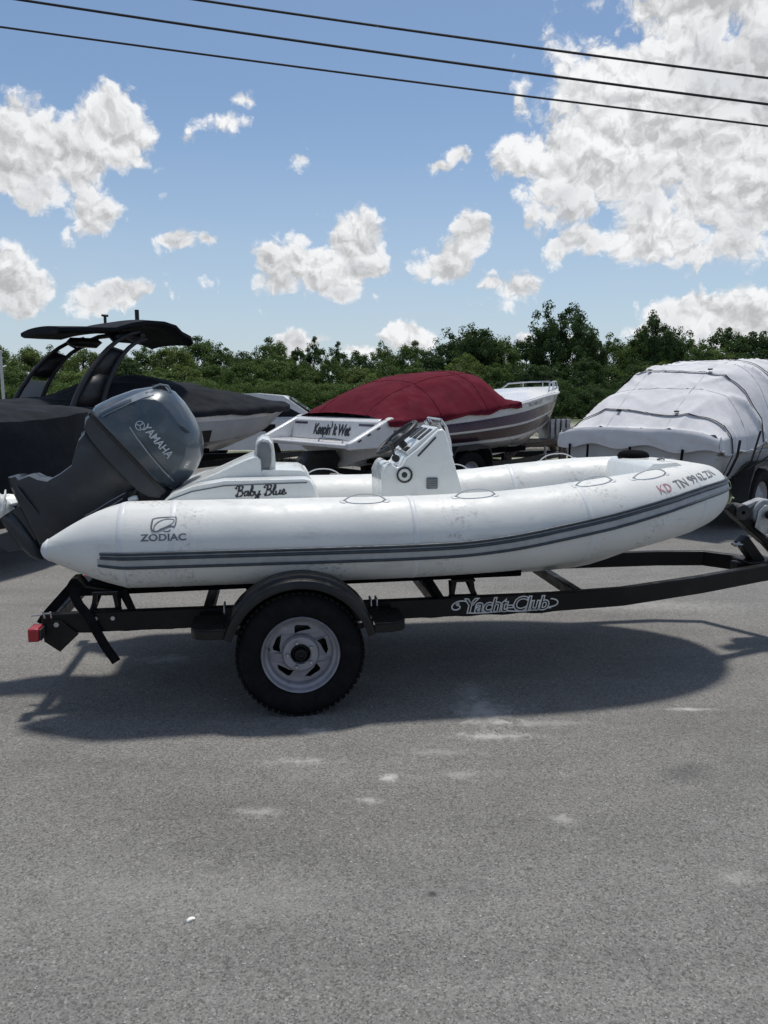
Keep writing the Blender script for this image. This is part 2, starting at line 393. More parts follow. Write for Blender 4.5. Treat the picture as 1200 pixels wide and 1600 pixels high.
def ribbon2d(pts, wd):
    """flat stroke along a 2D polyline with width(s)"""
    v = []; f = []
    for i, p in enumerate(pts):
        a = pts[max(i-1, 0)]; b = pts[min(i+1, len(pts)-1)]; d = Vector((b[0]-a[0], b[1]-a[1])).normalized()
        ww = (wd[i] if hasattr(wd, '__len__') else wd)/2
        v += [(p[0]-d.y*ww, p[1]+d.x*ww), (p[0]+d.y*ww, p[1]-d.x*ww)]
        if i: k = 2*i; f.append((k-2, k-1, k+1, k))
    return v, f
def bez(p0, p1, p2, p3, n=12):
    return [tuple((1-t)**3*a+3*(1-t)**2*t*b+3*(1-t)*t*t*c+t**3*d for a, b, c, d in zip(p0, p1, p2, p3)) for t in [i/n for i in range(n+1)]]

# ------------------------------------------------------------------ ground
def ground_mat():
    m = bpy.data.materials.new('asphalt'); m.use_nodes = True; t = NT(m.node_tree); b = t.N['Principled BSDF']
    tc = t.new('ShaderNodeTexCoord').outputs['Object']
    big = t.noise(tc, .55, 5, .6, .4); mid = t.noise(tc, 3.2, 5, .65); fine = t.noise(tc, 170, 3, .75); grit = t.noise(tc, 420, 2, .7)
    c = t.mix(t.smooth(big, .3, .7), (.166, .161, .153), (.214, .208, .197))
    c = t.mix(t.smooth(mid, .35, .68, 0, .35), c, (.232, .227, .216))
    streak = t.noise(t.vmath('MULTIPLY', tc, (.35, 1.7, 1)), 1.3, 5, .65, .5)
    c = t.mix(1, c, t.ramp(streak, [(.30, .82), (.50, .98), (.72, 1.12)]), 'MULTIPLY')
    c = t.mix(t.smooth(t.noise(tc, 1.7, 6, .75, .8), .60, .72, 0, .30), c, (.085, .083, .080))
    vo = t.new('ShaderNodeTexVoronoi', feature='F1'); t.L.new(t.vmath('ADD', tc, t.vmath('SCALE', t.noise(tc, 60, 2, .5, out='Color'), .012)), vo.inputs['Vector']); vo.inputs['Scale'].default_value = 170
    vs_ = t.new('ShaderNodeSeparateColor'); t.L.new(vo.outputs['Color'], vs_.inputs[0])
    c = t.mix(1, c, t.ramp(vs_.outputs[0], [(0, .48), (.35, .86), (.75, 1.0), (1, 1.26)]), 'MULTIPLY')
    c = t.mix(1, c, t.ramp(fine, [(.32, .60), (.46, .94), (.58, 1.06), (.72, 1.15)]), 'MULTIPLY')
    c = t.mix(t.smooth(vs_.outputs[1], .975, .99, 0, .32), c, (.50, .49, .47))
    c = t.mix(t.smooth(grit, .62, .74, 0, .22), c, (.42, .42, .41))
    # pale chalky scuffs with their own ragged shapes
    def spot(x, y, rx, ry, amt, colr, sc_=16):
        nonlocal c
        n = t.new('ShaderNodeMapping', vector_type='TEXTURE'); n.inputs['Location'].default_value = (x, y, 0); n.inputs['Scale'].default_value = (rx, ry, 1)
        t.L.new(tc, n.inputs[0])
        d = t.math('SUBTRACT', 1.0, t.vmath('LENGTH', n.outputs[0]))
        d = t.math('ADD', d, t.math('MULTIPLY_ADD', t.noise(tc, sc_, 5, .75), 2.0, -1.25))
        c = t.mix(t.smooth(d, .0, .8, 0, amt), c, colr)
    def g(px, py):
        r = ray(px, py); k = CAM_H/-r[2]; return r[0]*k, r[1]*k
    for px, py, rx, ry, a in [(755,1112,.17,.20,.8),(770,1150,.22,.05,.75),(735,1080,.10,.16,.4),(606,1215,.05,.035,1.0),(578,1250,.05,.03,.7),(492,1143,.09,.05,.7),
                              (1080,1108,.16,.025,.8),(265,1030,.20,.10,.45),(470,1190,.18,.04,.6),(850,1130,.25,.05,.35),(415,1268,.1,.04,.5),(720,1210,.1,.04,.35),(680,1175,.2,.04,.3),
                              (880,1280,.06,.05,.4),(860,930,.5,.15,.35),(1000,945,.8,.2,.3),(1150,1370,.1,.05,.35),(430,1400,.3,.2,.12),(180,1400,.5,.25,.12)]:
        x, y = g(px, py); spot(x, y, rx*1.5, ry*1.5, a, (.44, .435, .41))
    for px, py, rx, ry, a in [(1070,1205,.14,.12,.5),(677,1397,.022,.018,.9),(60,1145,.12,.08,.5),(915,1212,.04,.02,.6),(825,1358,.02,.02,.6),(640,1382,.5,.2,.2)]:
        x, y = g(px, py); spot(x, y, rx*1.4, ry*1.4, a, (.045, .045, .046), 9)
    # the lot gives way to pale gravel with grass
    s3 = t.new('ShaderNodeSeparateXYZ'); t.L.new(tc, s3.inputs[0])
    edge = t.math('ADD', s3.outputs[1], t.math('MULTIPLY_ADD', t.noise(tc, .5, 4, .6), 5.0, -2.5))
    grav = t.mix(t.smooth(t.noise(tc, 1.1, 5, .7), .46, .60), (.33, .31, .27), (.085, .11, .045))
    grav = t.mix(1, grav, t.ramp(t.noise(tc, 40, 3, .7), [(.3, .7), (.7, 1.1)]), 'MULTIPLY')
    c = t.mix(t.smooth(edge, 16.0, 16.8), c, grav)
    c = t.mix(t.smooth(edge, 40, 46), c, (.06, .085, .03))
    t.L.new(c, b.inputs['Base Color']); b.inputs['Roughness'].default_value = .88; b.inputs['Specular IOR Level'].default_value = .3
    bn = t.new('ShaderNodeBump'); bn.inputs['Strength'].default_value = .8; bn.inputs['Distance'].default_value = .003
    t.L.new(t.math('ADD', fine, t.math('MULTIPLY', grit, .4)), bn.inputs['Height']); t.L.new(bn.outputs[0], b.inputs['Normal'])
    return m
gg = G()
xs = [-1500, -200, -60, -20, -8, -4, 0, 4, 8, 20, 60, 200, 1500]; ys = [-300, -40, -6, 0, 2, 4, 6, 9, 14, 30, 80, 300, 1500]
gv = [(x, y, 0) for y in ys for x in xs]; gf = [(j*13+i, j*13+i+1, (j+1)*13+i+1, (j+1)*13+i) for j in range(12) for i in range(12)]
gg.add(gv, gf); ground = gg.build('ground', ground_mat(), smooth=0); tag(ground, kind='structure')

# ================================================================== the trailer and inflatable boat in front
T = Fr(-.509, 4.246, 8.5)
trailer = thing('boat_trailer', T, 'black single-axle boat trailer with white script lettering on its rail, carrying the white inflatable boat', 'boat trailer')
# rails: straight, then drawn in to the coupler and lifted a little
def rail_pts(sgn):
    if sgn < 0: return [(-1.22, -.49, .405), (-.5, -.49, .405), (.5, -.49, .405), (1.35, -.49, .410), (1.75, -.46, .415), (2.3, -.31, .425), (2.75, -.17, .44), (3.2, -.045, .455)]
    return [(-1.22, .49, .405), (0, .49, .405), (1.6, .49, .405), (2.45, .485, .405), (2.75, .42, .41), (2.98, .0, .43)]
def rail(sgn):
    g = G(); pts = rail_pts(sgn); rings = []
    for i, p in enumerate(pts):
        a = Vector(pts[max(i-1, 0)]); b = Vector(pts[min(i+1, len(pts)-1)]); d = (b-a).normalized(); s_ = Vector((d.y, -d.x, 0)).normalized()
        p = Vector(p); hw = .026; hh = .049
        rings.append([p-s_*hw-Vector((0, 0, hh)), p+s_*hw-Vector((0, 0, hh)), p+s_*hw+Vector((0, 0, hh)), p-s_*hw+Vector((0, 0, hh))])
    g.loft(rings); return g.build('frame_rail', M['blackmetal'], trailer, bevel=.006)
nrail = rail(-1); rail(1)
for x, z in [(-1.19, .405), (-.45, .395), (.75, .395), (1.55, .40)]:
    g = G(); ww = .464
    g.box((x-.025, -ww, z-.03), (x+.025, ww, z+.03)); g.build('crossmember', M['blackmetal'], trailer, bevel=.005)
g = G(); g.beam((2.70, .0, .44), (3.9, .0, .47), .075, .075); g.build('tongue', M['blackmetal'], trailer, bevel=.006)
g = G(); g.tube([(0, -.69, .30), (0, .69, .30)], .028, 12); g.build('axle', M['blackmetal'], trailer)
for sg in (-1, 1):
    g = G()
    pts = [(-.36, sg*.49, .335), (-.18, sg*.49, .29), (0, sg*.49, .272), (.18, sg*.49, .29), (.36, sg*.49, .335)]
    g.loft([[(x, y-.022, z-.012), (x, y+.022, z-.012), (x, y+.022, z+.006), (x, y-.022, z+.006)] for x, y, z in pts])
    g.box((-.385, sg*.49-.012, .325), (-.345, sg*.49+.012, .36)); g.box((.345, sg*.49-.012, .325), (.385, sg*.49+.012, .36))
    g.build('leaf_spring', M['blackmetal'], trailer)
# wheels
def wheel(sg):
    # sg -1: near side. outboard axis = (0, sg, 0); outer face at |n| = .84
    ax = (0, sg, 0); c = (0, sg*.76, .30)
    g = G()
    prof = [(.178, -.062), (.190, -.078), (.215, -.086), (.245, -.088), (.272, -.080), (.288, -.066), (.297, -.045), (.3, -.02), (.3, .02), (.297, .045), (.288, .066), (.272, .080), (.245, .088), (.215, .086), (.190, .078), (.178, .062)]
    g.lathe(prof, c, ax, 72)
    # tread grooves and shoulder blocks
    for k in range(60):
        a = 2*math.pi*k/60
        for s2 in (-1, 1):
            d = Vector((math.cos(a), 0, math.sin(a))); cc = Vector(c)
            p = cc+d*.2945+Vector((0, s2*.060, 0)); tdir = Vector((-math.sin(a), 0, math.cos(a)))
            g.beam(p-tdir*.010, p+tdir*.010, .026, .0105, up=d)
    ty = g.build('tyre', M['tyre'], trailer, smooth=40)
    g = G()   # rim barrel
    g.lathe([(.182, .066), (.184, .076), (.180, .081), (.174, .078), (.170, .066), (.166, .056), (.158, .052), (.154, .050), (.150, .040), (.147, .020), (.146, .016)], c, ax, 72)
    rm = g.build('rim', M['rim'], ty, smooth=50)
    holes = []
    for k in range(5):
        a0 = 2*math.pi*k/5+.25
        q = [(.083, .30), (.098, -.02), (.120, -.34), (.131, -.22), (.131, .06), (.127, .34)]
        q = [(r*math.cos(a0+da), r*math.sin(a0+da)) for r, da in [(.122, -.40), (.1315, -.22), (.1315, .18), (.126, .27), (.094, .34), (.100, .10)]]
        holes.append(q)
    hub = [(.046*math.cos(2*math.pi*i/24), .046*math.sin(2*math.pi*i/24)) for i in range(24)]
    out = [(.149*math.cos(2*math.pi*i/60), .149*math.sin(2*math.pi*i/60)) for i in range(60)]
    v, f = plate(out, holes+[hub], .006)
    def bulge(r):  # dished face
        return .030+.022*math.cos(min(r/.149, 1)*math.pi/1.0)*.5 + (.016 if r < .082 else 0)
    g = G(); g.add([(x, sg*.76+sg*(bulge(math.hypot(x, y))+z), .30+y) for x, y, z in v], f)
    g.build('wheel_disc', M['rim'], ty, smooth=0)
    g = G(); g.lathe([(.088, .030), (.088, .048), (.080, .060), (.064, .062), (.050, .060), (.046, .045)], c, ax, 40)
    g.build('hub_ring', M['rim'], ty, smooth=45)
    g = G(); g.lathe([(.046, -.02), (.046, .035), (.030, .040), (.030, .070), (.027, .078), (.018, .080), (.016, .070), (.001, .068)], c, ax, 28)
    g.build('hub', M['blackmetal'], ty, smooth=40)
    for k in range(5):
        a = 2*math.pi*k/5+.6; g = G(); p = (c[0]+.060*math.cos(a), c[1], c[2]+.060*math.sin(a))
        g.lathe([(.0085, .055), (.0085, .076), (.006, .082), (.0005, .083)], p, ax, 6); g.build('lug_nut', M['galv'], ty, smooth=30)
    g = G(); g.lathe([(.17, -.05), (.15, -.04), (.02, -.04)], c, ax, 40); g.build('brake_plate', M['blackmetal'], ty)
    g = G(); a = math.pi*.93; p = Vector((c[0]+.150*math.cos(a), c[1]+sg*.055, c[2]+.150*math.sin(a))); g.tube([p, p+Vector((.004, sg*.03, 0))], .004, 8); g.build('valve_stem', M['blackplastic'], ty)
    return ty
wheel(-1); wheel(1)
# fenders with a raised middle panel and flat step plates either side
for sg in (-1, 1):
    g = G(); rings = []
    n0, n1 = sg*.705, sg*.868
    for k in range(29):
        a = math.pi*(.085+.83*k/28); rr = .365
        cs, sn = math.cos(a), math.sin(a)
        def q(r, n): return (r*cs, n, .30+r*sn)
        rings.append([q(rr, n0), q(rr, n1-sg*.02), q(rr-.006, n1-sg*.006), q(rr-.02, n1), q(rr-.042, n1), q(rr-.042, n1-sg*.006), q(rr-.022, n1-sg*.008), q(rr-.010, n1-sg*.024), q(rr-.008, n0)])
    g.loft(rings); fd = g.build('fender', M['fender'], trailer, smooth=35)
    g = G(); rings = []
    for k in range(19):
        a = math.pi*(.17+.66*k/18); r0 = .3655; hgt = .014*min(1, math.sin(math.pi*k/18)*5)
        cs, sn = math.cos(a), math.sin(a)
        rings.append([(r*cs, n, .30+r*sn) for r, n in [(r0, n0+sg*.01), (r0, n1-sg*.03), (r0+hgt, n1-sg*.036), (r0+hgt, n0+sg*.016)]])
    g.loft(rings); g.build('fender_ridge', M['fender'], fd, smooth=35)
    for s2 in (-1, 1):
        x0 = s2*.345; x1 = s2*.50
        pts = []
        pts = [(x0, sg*.60), (x0, sg*.85), (s2*.42, sg*.85), (s2*.47, sg*.835), (s2*.495, sg*.80), (x1, sg*.75), (s2*.495, sg*.60)]
        g = G(); g.prism([(x, n, .435) for x, n in pts], (0, 0, .008))
        g.prism([(x, n, .395) for x, n in pts[1:6]]+[(x-.006*s2, n-sg*.006, .395) for x, n in reversed(pts[1:6])], (0, 0, .040))
        g.box((min(x0, x1)+.02, min(sg*.52, sg*.60), .41), (max(x0, x1)-.03, max(sg*.52, sg*.60), .434))
        g.build('fender_step', M['fender'], trailer, bevel=.003)
# bunks and their brackets
for sg in (-1, 1):
    g = G(); g.beam((-1.04, sg*.36, .538), (1.20, sg*.36, .560), .10, .055); g.build('bunk', M['carpet'], trailer, bevel=.008)
    for x in (-.93, .86):
        g = G()
        for d in (-.045, .045):
            g.beam((x+d*1.35, sg*.49, .455), (x+d, sg*.40, .520), .012, .030, up=(1, 0, 0))
            g.beam((x+d*1.3, sg*.475, .452), (x+d, sg*.475, .535), .016, .022, up=(1, 0, 0))
        g.box((x-.062, min(sg*.46, sg*.49), .532), (x+.062, max(sg*.46, sg*.49), .545))
        g.box((x-.075, min(sg*.462, sg*.515), .4548), (x+.075, max(sg*.462, sg*.515), .4625))
        g.build('bunk_bracket', M['blackmetal'], trailer, bevel=.002)
    for x in (-.80, .74):
        g = G(); g.beam((x, sg*.49, .45), (x-.05, sg*.42, .535), .018, .030, up=(1, 0, 0)); g.beam((x-.02, sg*.45, .45), (x-.075, sg*.40, .535), .012, .026, up=(1, 0, 0))
        g.build('bunk_brace', M['blackmetal'], trailer)
# U bolts
for sg in (-1, 1):
    for x in (-.36, .37, .40) if sg < 0 else (-.36, .37):
        g = G(); y = sg*.522; g.tube([(x, sg*.455, .37), (x, sg*.455, .462), (x, sg*.46, .468), (x, y-sg*.004, .468), (x, y, .462), (x, y, .37)], .0045, 6); g.build('u_bolt', M['galv'], trailer)
# tail lights on triangular plates
for sg in (-1, 1):
    pl = G(); n = sg*.523
    pl.prism([(x+.06, n, z) for x, n, z in [(-1.19, n, .425), (-1.235, n, .43), (-1.27, n, .39), (-1.27, n, .325), (-1.20, n, .27), (-1.185, n, .285), (-1.11, n, .355)]], (0, sg*.006, 0))
    pl.build('light_bracket', M['blackmetal'], trailer)
    g = G(); g.box((-1.262, min(sg*.50, sg*.60), .345), (-1.212, max(sg*.50, sg*.60), .408)); tl = g.build('tail_light', M['redlens'], trailer, bevel=.006)
    g = G(); g.box((-1.2125, min(sg*.505, sg*.595), .35), (-1.202, max(sg*.505, sg*.595), .403)); g.build('light_base', M['blackplastic'], tl, bevel=.003)
    g = G(); g.tube([(-1.27, sg*.5, .445), (-1.18, sg*.5, .455)], .004, 6); g.tube([(-1.2, sg*.53, .44), (-1.205, sg*.535, .475)], .004, 6); g.tube([(-1.17, sg*.53, .44), (-1.172, sg*.535, .472)], .004, 6)
    g.build('cable_tie', M['galv'], trailer)
    g = G(); g.tube([(-1.15, sg*.519, .405), (-1.15, sg*.53, .405)], .013, 6); g.build('bolt', M['galv'], trailer)
for sg in (-1, 1):
    g = G(); g.tube([(-1.12+.055*k, sg*.458, .352-.010*abs(math.sin(k*.9))) for k in range(46)], .0045, 6); g.build('wiring', M['blackplastic'], trailer)
    for x in (-.97, -.89, .82, .90, -.30, .30):
        g = G(); g.tube([(x, sg*.515, .425), (x, sg*.527, .425)], .011, 6); g.build('bolt', M['galv'], trailer)
# winch post, winch and bow stop
g = G(); g.beam((2.86, 0, .47), (2.735, 0, .62), .075, .07, up=(1, 0, 0)); g.beam((2.90, 0, .60), (2.62, 0, .83), .085, .05, up=(0, 0, 1)); g.beam((3.0, 0, .50), (2.84, 0, .655), .05, .05, up=(0, 0, 1))
g.box((2.74, -.09, .478), (2.96, .09, .490))
wp = g.build('winch_post', M['blackmetal'], trailer, bevel=.006)
g = G(); g.lathe([(.012, -.055), (.046, -.055), (.050, -.04), (.050, .04), (.046, .055), (.012, .055)], (2.705, 0, .79), (0, 1, 0), 20); g.build('bow_roller', M['blackplastic'], wp)
g = G(); g.lathe([(.015, -.05), (.075, -.05), (.082, -.044), (.082, .044), (.075, .05), (.015, .05)], (2.86, 0, .785), (0, 1, 0), 28)
g.prism([(2.70, -.03, .79), (2.72, -.03, .825), (2.80, -.03, .855), (2.86, -.03, .868), (2.86, -.03, .855), (2.79, -.03, .83), (2.75, -.03, .80)], (0, .06, 0))
wn = g.build('strap_spool', M['winchcover'], wp, bevel=.004)
g = G(); g.prism([(2.78, -.066, .70), (2.80, -.066, .80), (2.84, -.066, .835), (2.90, -.066, .83), (2.945, -.066, .77), (2.93, -.066, .68), (2.86, -.066, .64)], (0, .008, 0))
g.prism([(2.78, .058, .70), (2.80, .058, .80), (2.84, .058, .835), (2.90, .058, .83), (2.945, .058, .77), (2.93, .058, .68), (2.86, .058, .64)], (0, .008, 0))
g.build('winch_frame', M['galv'], wp, bevel=.003)
g = G(); g.tube([(2.865, -.10, .775), (2.85, -.115, .775), (2.835, -.12, .70), (2.83, -.12, .655)], .008, 8); g.tube([(2.83, -.12, .655), (2.83, -.20, .652)], .014, 10); g.build('winch_handle', M['galv'], wp)
g = G(); g.lathe([(.001, 0), (.026, 0), (.026, .03), (.001, .03)], (2.865, -.10, .775), (0, 1, 0), 16); g.build('winch_gear', M['blackmetal'], wp)
g = G(); g.tube([(2.70, -.04, .60), (2.66, -.07, .59), (2.63, -.075, .605)], .009, 6); g.tube([(2.63, -.09, .605), (2.69, -.09, .60)], .006, 6); g.build('safety_hook', M['galv'], wp)
# tongue jack just at the edge of the picture
g = G(); g.tube([(3.12, -.10, .16), (3.12, -.10, .60)], .026, 14); g.tube([(3.12, -.10, .03), (3.12, -.10, .16)], .018, 12); g.tube([(3.12, -.10, .60), (3.12, -.10, .66)], .018, 10); g.tube([(3.12, -.10, .65), (3.12, -.22, .65), (3.12, -.22, .70)], .007, 8)
g.box((3.06, -.16, 0), (3.18, -.04, .012)); g.box((3.08, -.105, .40), (3.16, -.0, .50))
g.build('tongue_jack', M['galv'], trailer)
# lettering on the near rail: white outline script with flourishes
def rail_map(x, y): return (1.08+x, -.49-.0275, .408+y+.004*x)
g = G()
v, f = text_flat('Yacht-Club', .106, shear=.22, offset=.0050, space=.94); g.add([rail_map(x*1.02, y) for x, y in v], f, 0)
for pts in [bez((-.215, .030), (-.28, .045), (-.31, -.01), (-.27, -.014)), bez((-.27, -.014), (-.245, -.014), (-.235, .004), (-.255, .008)), bez((.235, -.020), (.30, -.020), (.30, .022), (.245, .024)),
            bez((-.19, -.034), (-.10, -.042), (-.02, -.026), (.03, -.033)), bez((.03, -.033), (.1, -.044), (.18, -.026), (.25, -.024))]:
    a, b = ribbon2d(pts, .007); g.add([rail_map(*p) for p in a], b, 0)
lt = g.build('rail_lettering', M['ink_white'], trailer, smooth=0)
g = G(); v, f = text_flat('Yacht-Club', .106, shear=.22, offset=-.0010, space=.94)
g.add([(a, b-.0012, c) for a, b, c in [rail_map(x*1.02, y) for x, y in v]], f); g.build('rail_lettering_fill', M['ink_black'], trailer, smooth=0)

# ------------------------------------------------------------------ inflatable boat
boat = thing('inflatable_boat', T, 'white inflatable boat with grey side stripes and tilted outboard, on the black trailer in front', 'boat')
XS, TR = 1.05, .205
def tube_axis():
    near = []
    def nz(x): return sm([-1.2, -.8, .4, 1.0, 1.45, 1.9, 2.3, 2.49], [.772, .79, .79, .805, .845, .90, .938, .942], x)
    for i in range(40): x = -1.19+i*(XS+1.19)/40; near.append((x, -.55, nz(x)))
    for i in range(25):
        a = math.pi/2*i/24; p = 2.25
        x = XS+(2.38-XS)*(math.sin(a))**(2/p); n = -.55*(math.cos(a))**(2/p)
        near.append((x, n, nz(x)))
    return near+[(x, -n, z) for x, n, z in reversed(near[:-1])]
AX = [Vector(p) for p in tube_axis()]
CS = [0.0]
for i in range(1, len(AX)): CS.append(CS[-1]+(AX[i]-AX[i-1]).length)
SL = CS[-1]
def tube_at(s):
    s = max(0, min(SL, s))
    for i in range(len(CS)-1):
        if s <= CS[i+1]: break
    t = (s-CS[i])/max(1e-9, CS[i+1]-CS[i]); p = AX[i].lerp(AX[i+1], t)
    a0 = AX[max(0, i-1)]; a1 = AX[min(len(AX)-1, i+2)]; d = (a1-a0).normalized()
    N = Vector((d.y, -d.x, 0)).normalized(); U = d.cross(N)*-1
    if U.z < 0: U = -U
    e = min(s, SL-s)
    if e < .40:
        q = e/.40; r = .030+(TR-.030)*(.50*q+.50*math.sin(q*math.pi/2)) if q > 0 else .03
        if e < .03: r *= math.sqrt(max(.05, 1-(1-e/.03)**2))
    else: r = TR
    bx = max(0, (p.x-1.5)/1.0); r *= 1-.12*bx-.15*min(1, bx/.88)**4
    if e > .4: r += .0016*noise.noise(p*3.1)
    return p, d, N, U, r
DBG = []
def tp(s, ang, off=0.0):
    p, d, N, U, r = tube_at(s); a = R(ang)
    return p+(N*math.cos(a)+U*math.sin(a))*(r+off)
g = G(); SEG = 40; rings = []
ss = [0, .004, .012, .03]+[.05+.02*i for i in range(20)]; ss += [.45+i*.045 for i in range(int((SL-.9)/.045)+1)]; ss = [s for s in ss if s < SL/2]; ss += [SL/2]+[SL-s for s in reversed(ss)]
for s in ss:
    rings.append([tp(s, 360*k/SEG) for k in range(SEG)])
g.loft(rings); tube = g.build('buoyancy_tube', M['tube'], boat, smooth=60)
# seam tapes round the tube, end caps
for s in (.39, .62, 1.75, 2.62, 3.30):
    for s1 in (s, SL-s):
        g = G(); g.loft([[tp(s1+d, 360*k/SEG, o) for k in range(SEG)] for d, o in ((-.014, .0003), (-.012, .0016), (.012, .0016), (.014, .0003))], caps=False)
        g.build('seam_tape', M['seam'], tube, smooth=60)
for s1 in (0, SL):
    sgn = 1 if s1 == 0 else -1
    g = G(); g.loft([[tp(s1+sgn*d, 360*k/20, o) for k in range(20)] for d, o in ((.0, .002), (.004, .004), (.012, .005), (.035, .004), (.04, .0))]); g.build('end_cap', M['seam'], tube, smooth=60)
# patch behind the maker's badge
def patch(name, s0, s1, a0, a1, off, m, parent, ns=14, na=8):
    g = G(); vs = []; f = []
    for i in range(ns+1):
        for j in range(na+1):
            vs.append(tp(s0+(s1-s0)*i/ns, a0+(a1-a0)*j/na, off))
    for i in range(ns):
        for j in range(na): k = i*(na+1)+j; f.append((k, k+na+1, k+na+2, k+1))
    g.add(vs, f); return g.build(name, m, parent, smooth=60)
patch('badge_patch', .38, .70, -22, 62, .0012, M['tube'], tube)
def rise(s):
    e = min(s, SL-s); return sm([0, 1.9, 2.5, 3.0, 3.3, 3.6, 3.9], [0, 0, 11, 22, 30, 33, 34], e)
# rub strakes: upper double ridge and lower ridge with a paler band between
def strake(name, s0, s1, a0, a1, h, m):
    g = G(); n = 150; rings = []
    for i in range(n+1):
        s = s0+(s1-s0)*i/n; ra = rise(s)
        b0, b1 = a0+ra, a1+ra; rings.append([tp(s, b0, -.002), tp(s, b0, h*.7), tp(s, b0+(b1-b0)*.25, h), tp(s, b0+(b1-b0)*.75, h), tp(s, b1, h*.7), tp(s, b1, -.002)])
    g.loft(rings); return g.build(name, m, tube, smooth=50)
e0 = .285
strake('rub_strake', e0+.015, SL-e0-.015, -3.2, .6, .012, M['strake'])
strake('rub_strake', e0+.015, SL-e0-.015, -9.2, -5.4, .012, M['strake'])
strake('strake_web', e0+.018, SL-e0-.018, -5.4, -3.2, .007, M['strake_mid'])
strake('strake_web', e0, SL-e0, -18.0, -9.2, .005, M['strake_pale'])
strake('rub_strake', e0, SL-e0, -21.6, -18.0, .012, M['strake'])
# yellowed bow patch and towing eye
patch('bow_patch', SL/2-.22, SL/2+.20, -8, 26, .0135, M['yellow'], tube)
g = G(); c = tp(SL/2-.1, -12, .012); g.lathe([(.001, 0), (.05, .0), (.045, .012), (.001, .015)], c, tube_at(SL/2)[2], 18)
g.tube([c+Vector((.0, -.03, 0)), c+Vector((.035, -.02, -.008)), c+Vector((.035, .02, -.008)), c+Vector((0, .03, 0))], .006, 8); g.build('tow_eye', M['yellow'], tube)
# grab straps
def grab(sc_, half, ang, m='handle', h=.036, side=1):
    g = G(); pts = []
    for i in range(15):
        u = -1+2*i/14; hh = h*(1-abs(u)**2.6); s = sc_+half*u
        pts.append(tp(s, ang, hh+.002))
    g.tube(pts, .0040, 6)
    for u in (-1, 1):
        for i in range(1): pass
        p, d, N, U, r = tube_at(sc_+u*half); a = R(ang); nrm = N*math.cos(a)+U*math.sin(a)
        g.lathe([(.001, .003), (.016, .003), (.020, .001), (.020, -.002)], tp(sc_+u*half, ang), nrm, 14)
    g.build('grab_strap', M[m], tube, smooth=50)
for s, a in [(1.52, 72), (2.08, 74), (2.72, 74), (3.04, 70)]: grab(s, .105, a)
for s, a in [(1.40, 84), (2.25, 84), (2.95, 80)]: grab(SL-s, .105, a)
# maker's badge lettering and registration, wrapped on the tube
def on_tube(s0, ang0, tilt=0.0, off=.0022):
    ca, sa = math.cos(tilt), math.sin(tilt)
    def fn(x, y):
        X = x*ca-y*sa; Y = x*sa+y*ca
        return tp(s0+X, ang0+math.degrees(Y/TR), off)
    return fn
def letter(fn, txt, size, name, m, parent, shear=0.0, offset=0.0, space=1.0, sx_=1.0):
    v, f = text_flat(txt, size, shear, offset, space); g = G(); g.add([fn(x*sx_, y) for x, y in v], f); o = g.build(name, m, parent, smooth=0); return tag(o, kind='stuff') if 'registration' in name else o
fb = on_tube(.585, 18)
letter(fb, 'ZODIAC', .043, 'badge_lettering', M['ink_grey'], tube, offset=.0012, sx_=1.22)
fb2 = on_tube(.585, 36)
g = G()
for pts, wd in [(bez((-.050, .028), (-.02, .040), (.03, .036), (.052, .036)), .005), (bez((.052, .036), (.056, .018), (.052, -.005), (.046, -.018)), .006),
                (bez((.046, -.018), (.04, -.002), (.0, -.022), (-.030, -.036)), .008), (bez((-.030, -.036), (-.062, -.038), (-.056, -.01), (-.05, .028)), .008),
                (bez((-.042, -.028), (-.052, .012), (.01, .036), (.044, .022)), .0045), (bez((.044, .022), (.05, .0), (.02, -.010), (-.02, -.026)), .0045), (bez((.0, -.034), (.012, -.040), (.024, -.036), (.030, -.028)), .006)]:
    a, b = ribbon2d(pts, wd); g.add([fb2(x, y) for x, y in a], b)
g.build('badge_emblem', M['ink_grey'], tube, smooth=0)
fr_ = on_tube(3.30, 47, .12)
letter(fr_, 'TN 9962 ZN', .080, 'registration_lettering', M['ink_faded'], tube, offset=.0006, sx_=.80)
fr2 = on_tube(3.06, 39, .10)
letter(fr2, 'KD', .076, 'faded_sticker', M['ink_red'], tube, sx_=.8, offset=.0005)
# rigid hull under the tubes
g = G(); rings = []
kx = [-.80, 0, .8, 1.3, 1.7, 2.0, 2.2, 2.40, 2.50]; kz = [.50, .49, .475, .455, .475, .545, .615, .72, .80]
for i in range(34):
    x = -.80+i*(2.50+.80)/33; z = sm(kx, kz, x); b = sm([-.8, 1.2, 1.8, 2.2, 2.5], [.47, .46, .36, .20, .02], x); zc = sm([-.8, 1.0, 1.6, 2.1, 2.5], [.635, .64, .68, .76, .88], x)
    zt = zc+.10
    x *= 1 if x < 1.2 else 1-.035*(x-1.2); rings.append([(x, -b, zt), (x, -b*1.02, zc), (x, -b*.55, z+(zc-z)*.48), (x, -b*.25, z+(zc-z)*.2), (x, 0, z), (x, b*.25, z+(zc-z)*.2), (x, b*.55, z+(zc-z)*.48), (x, b*1.02, zc), (x, b, zt)])
g.loft(rings); g.build('hull', M['gel_old'], boat, smooth=30)
g = G(); g.prism([(-.55, -.45, .735), (-.55, .45, .735), (1.9, .36, .775), (1.9, -.36, .775)], (0, 0, .02)); g.build('deck', M['gel'], boat)
# transom
g = G(); g.box((-.80, -.40, .62), (-.73, .40, .93)); g.build('transom', M['gel'], boat, bevel=.012)
g = G(); g.prism([(-.86, -.34, .60), (-.80, -.34, .60), (-.80, -.34, .90), (-.84, -.34, .93), (-.9, -.34, .80)], (0, .68, 0)); g.build('engine_well', M['blackplastic'], boat)
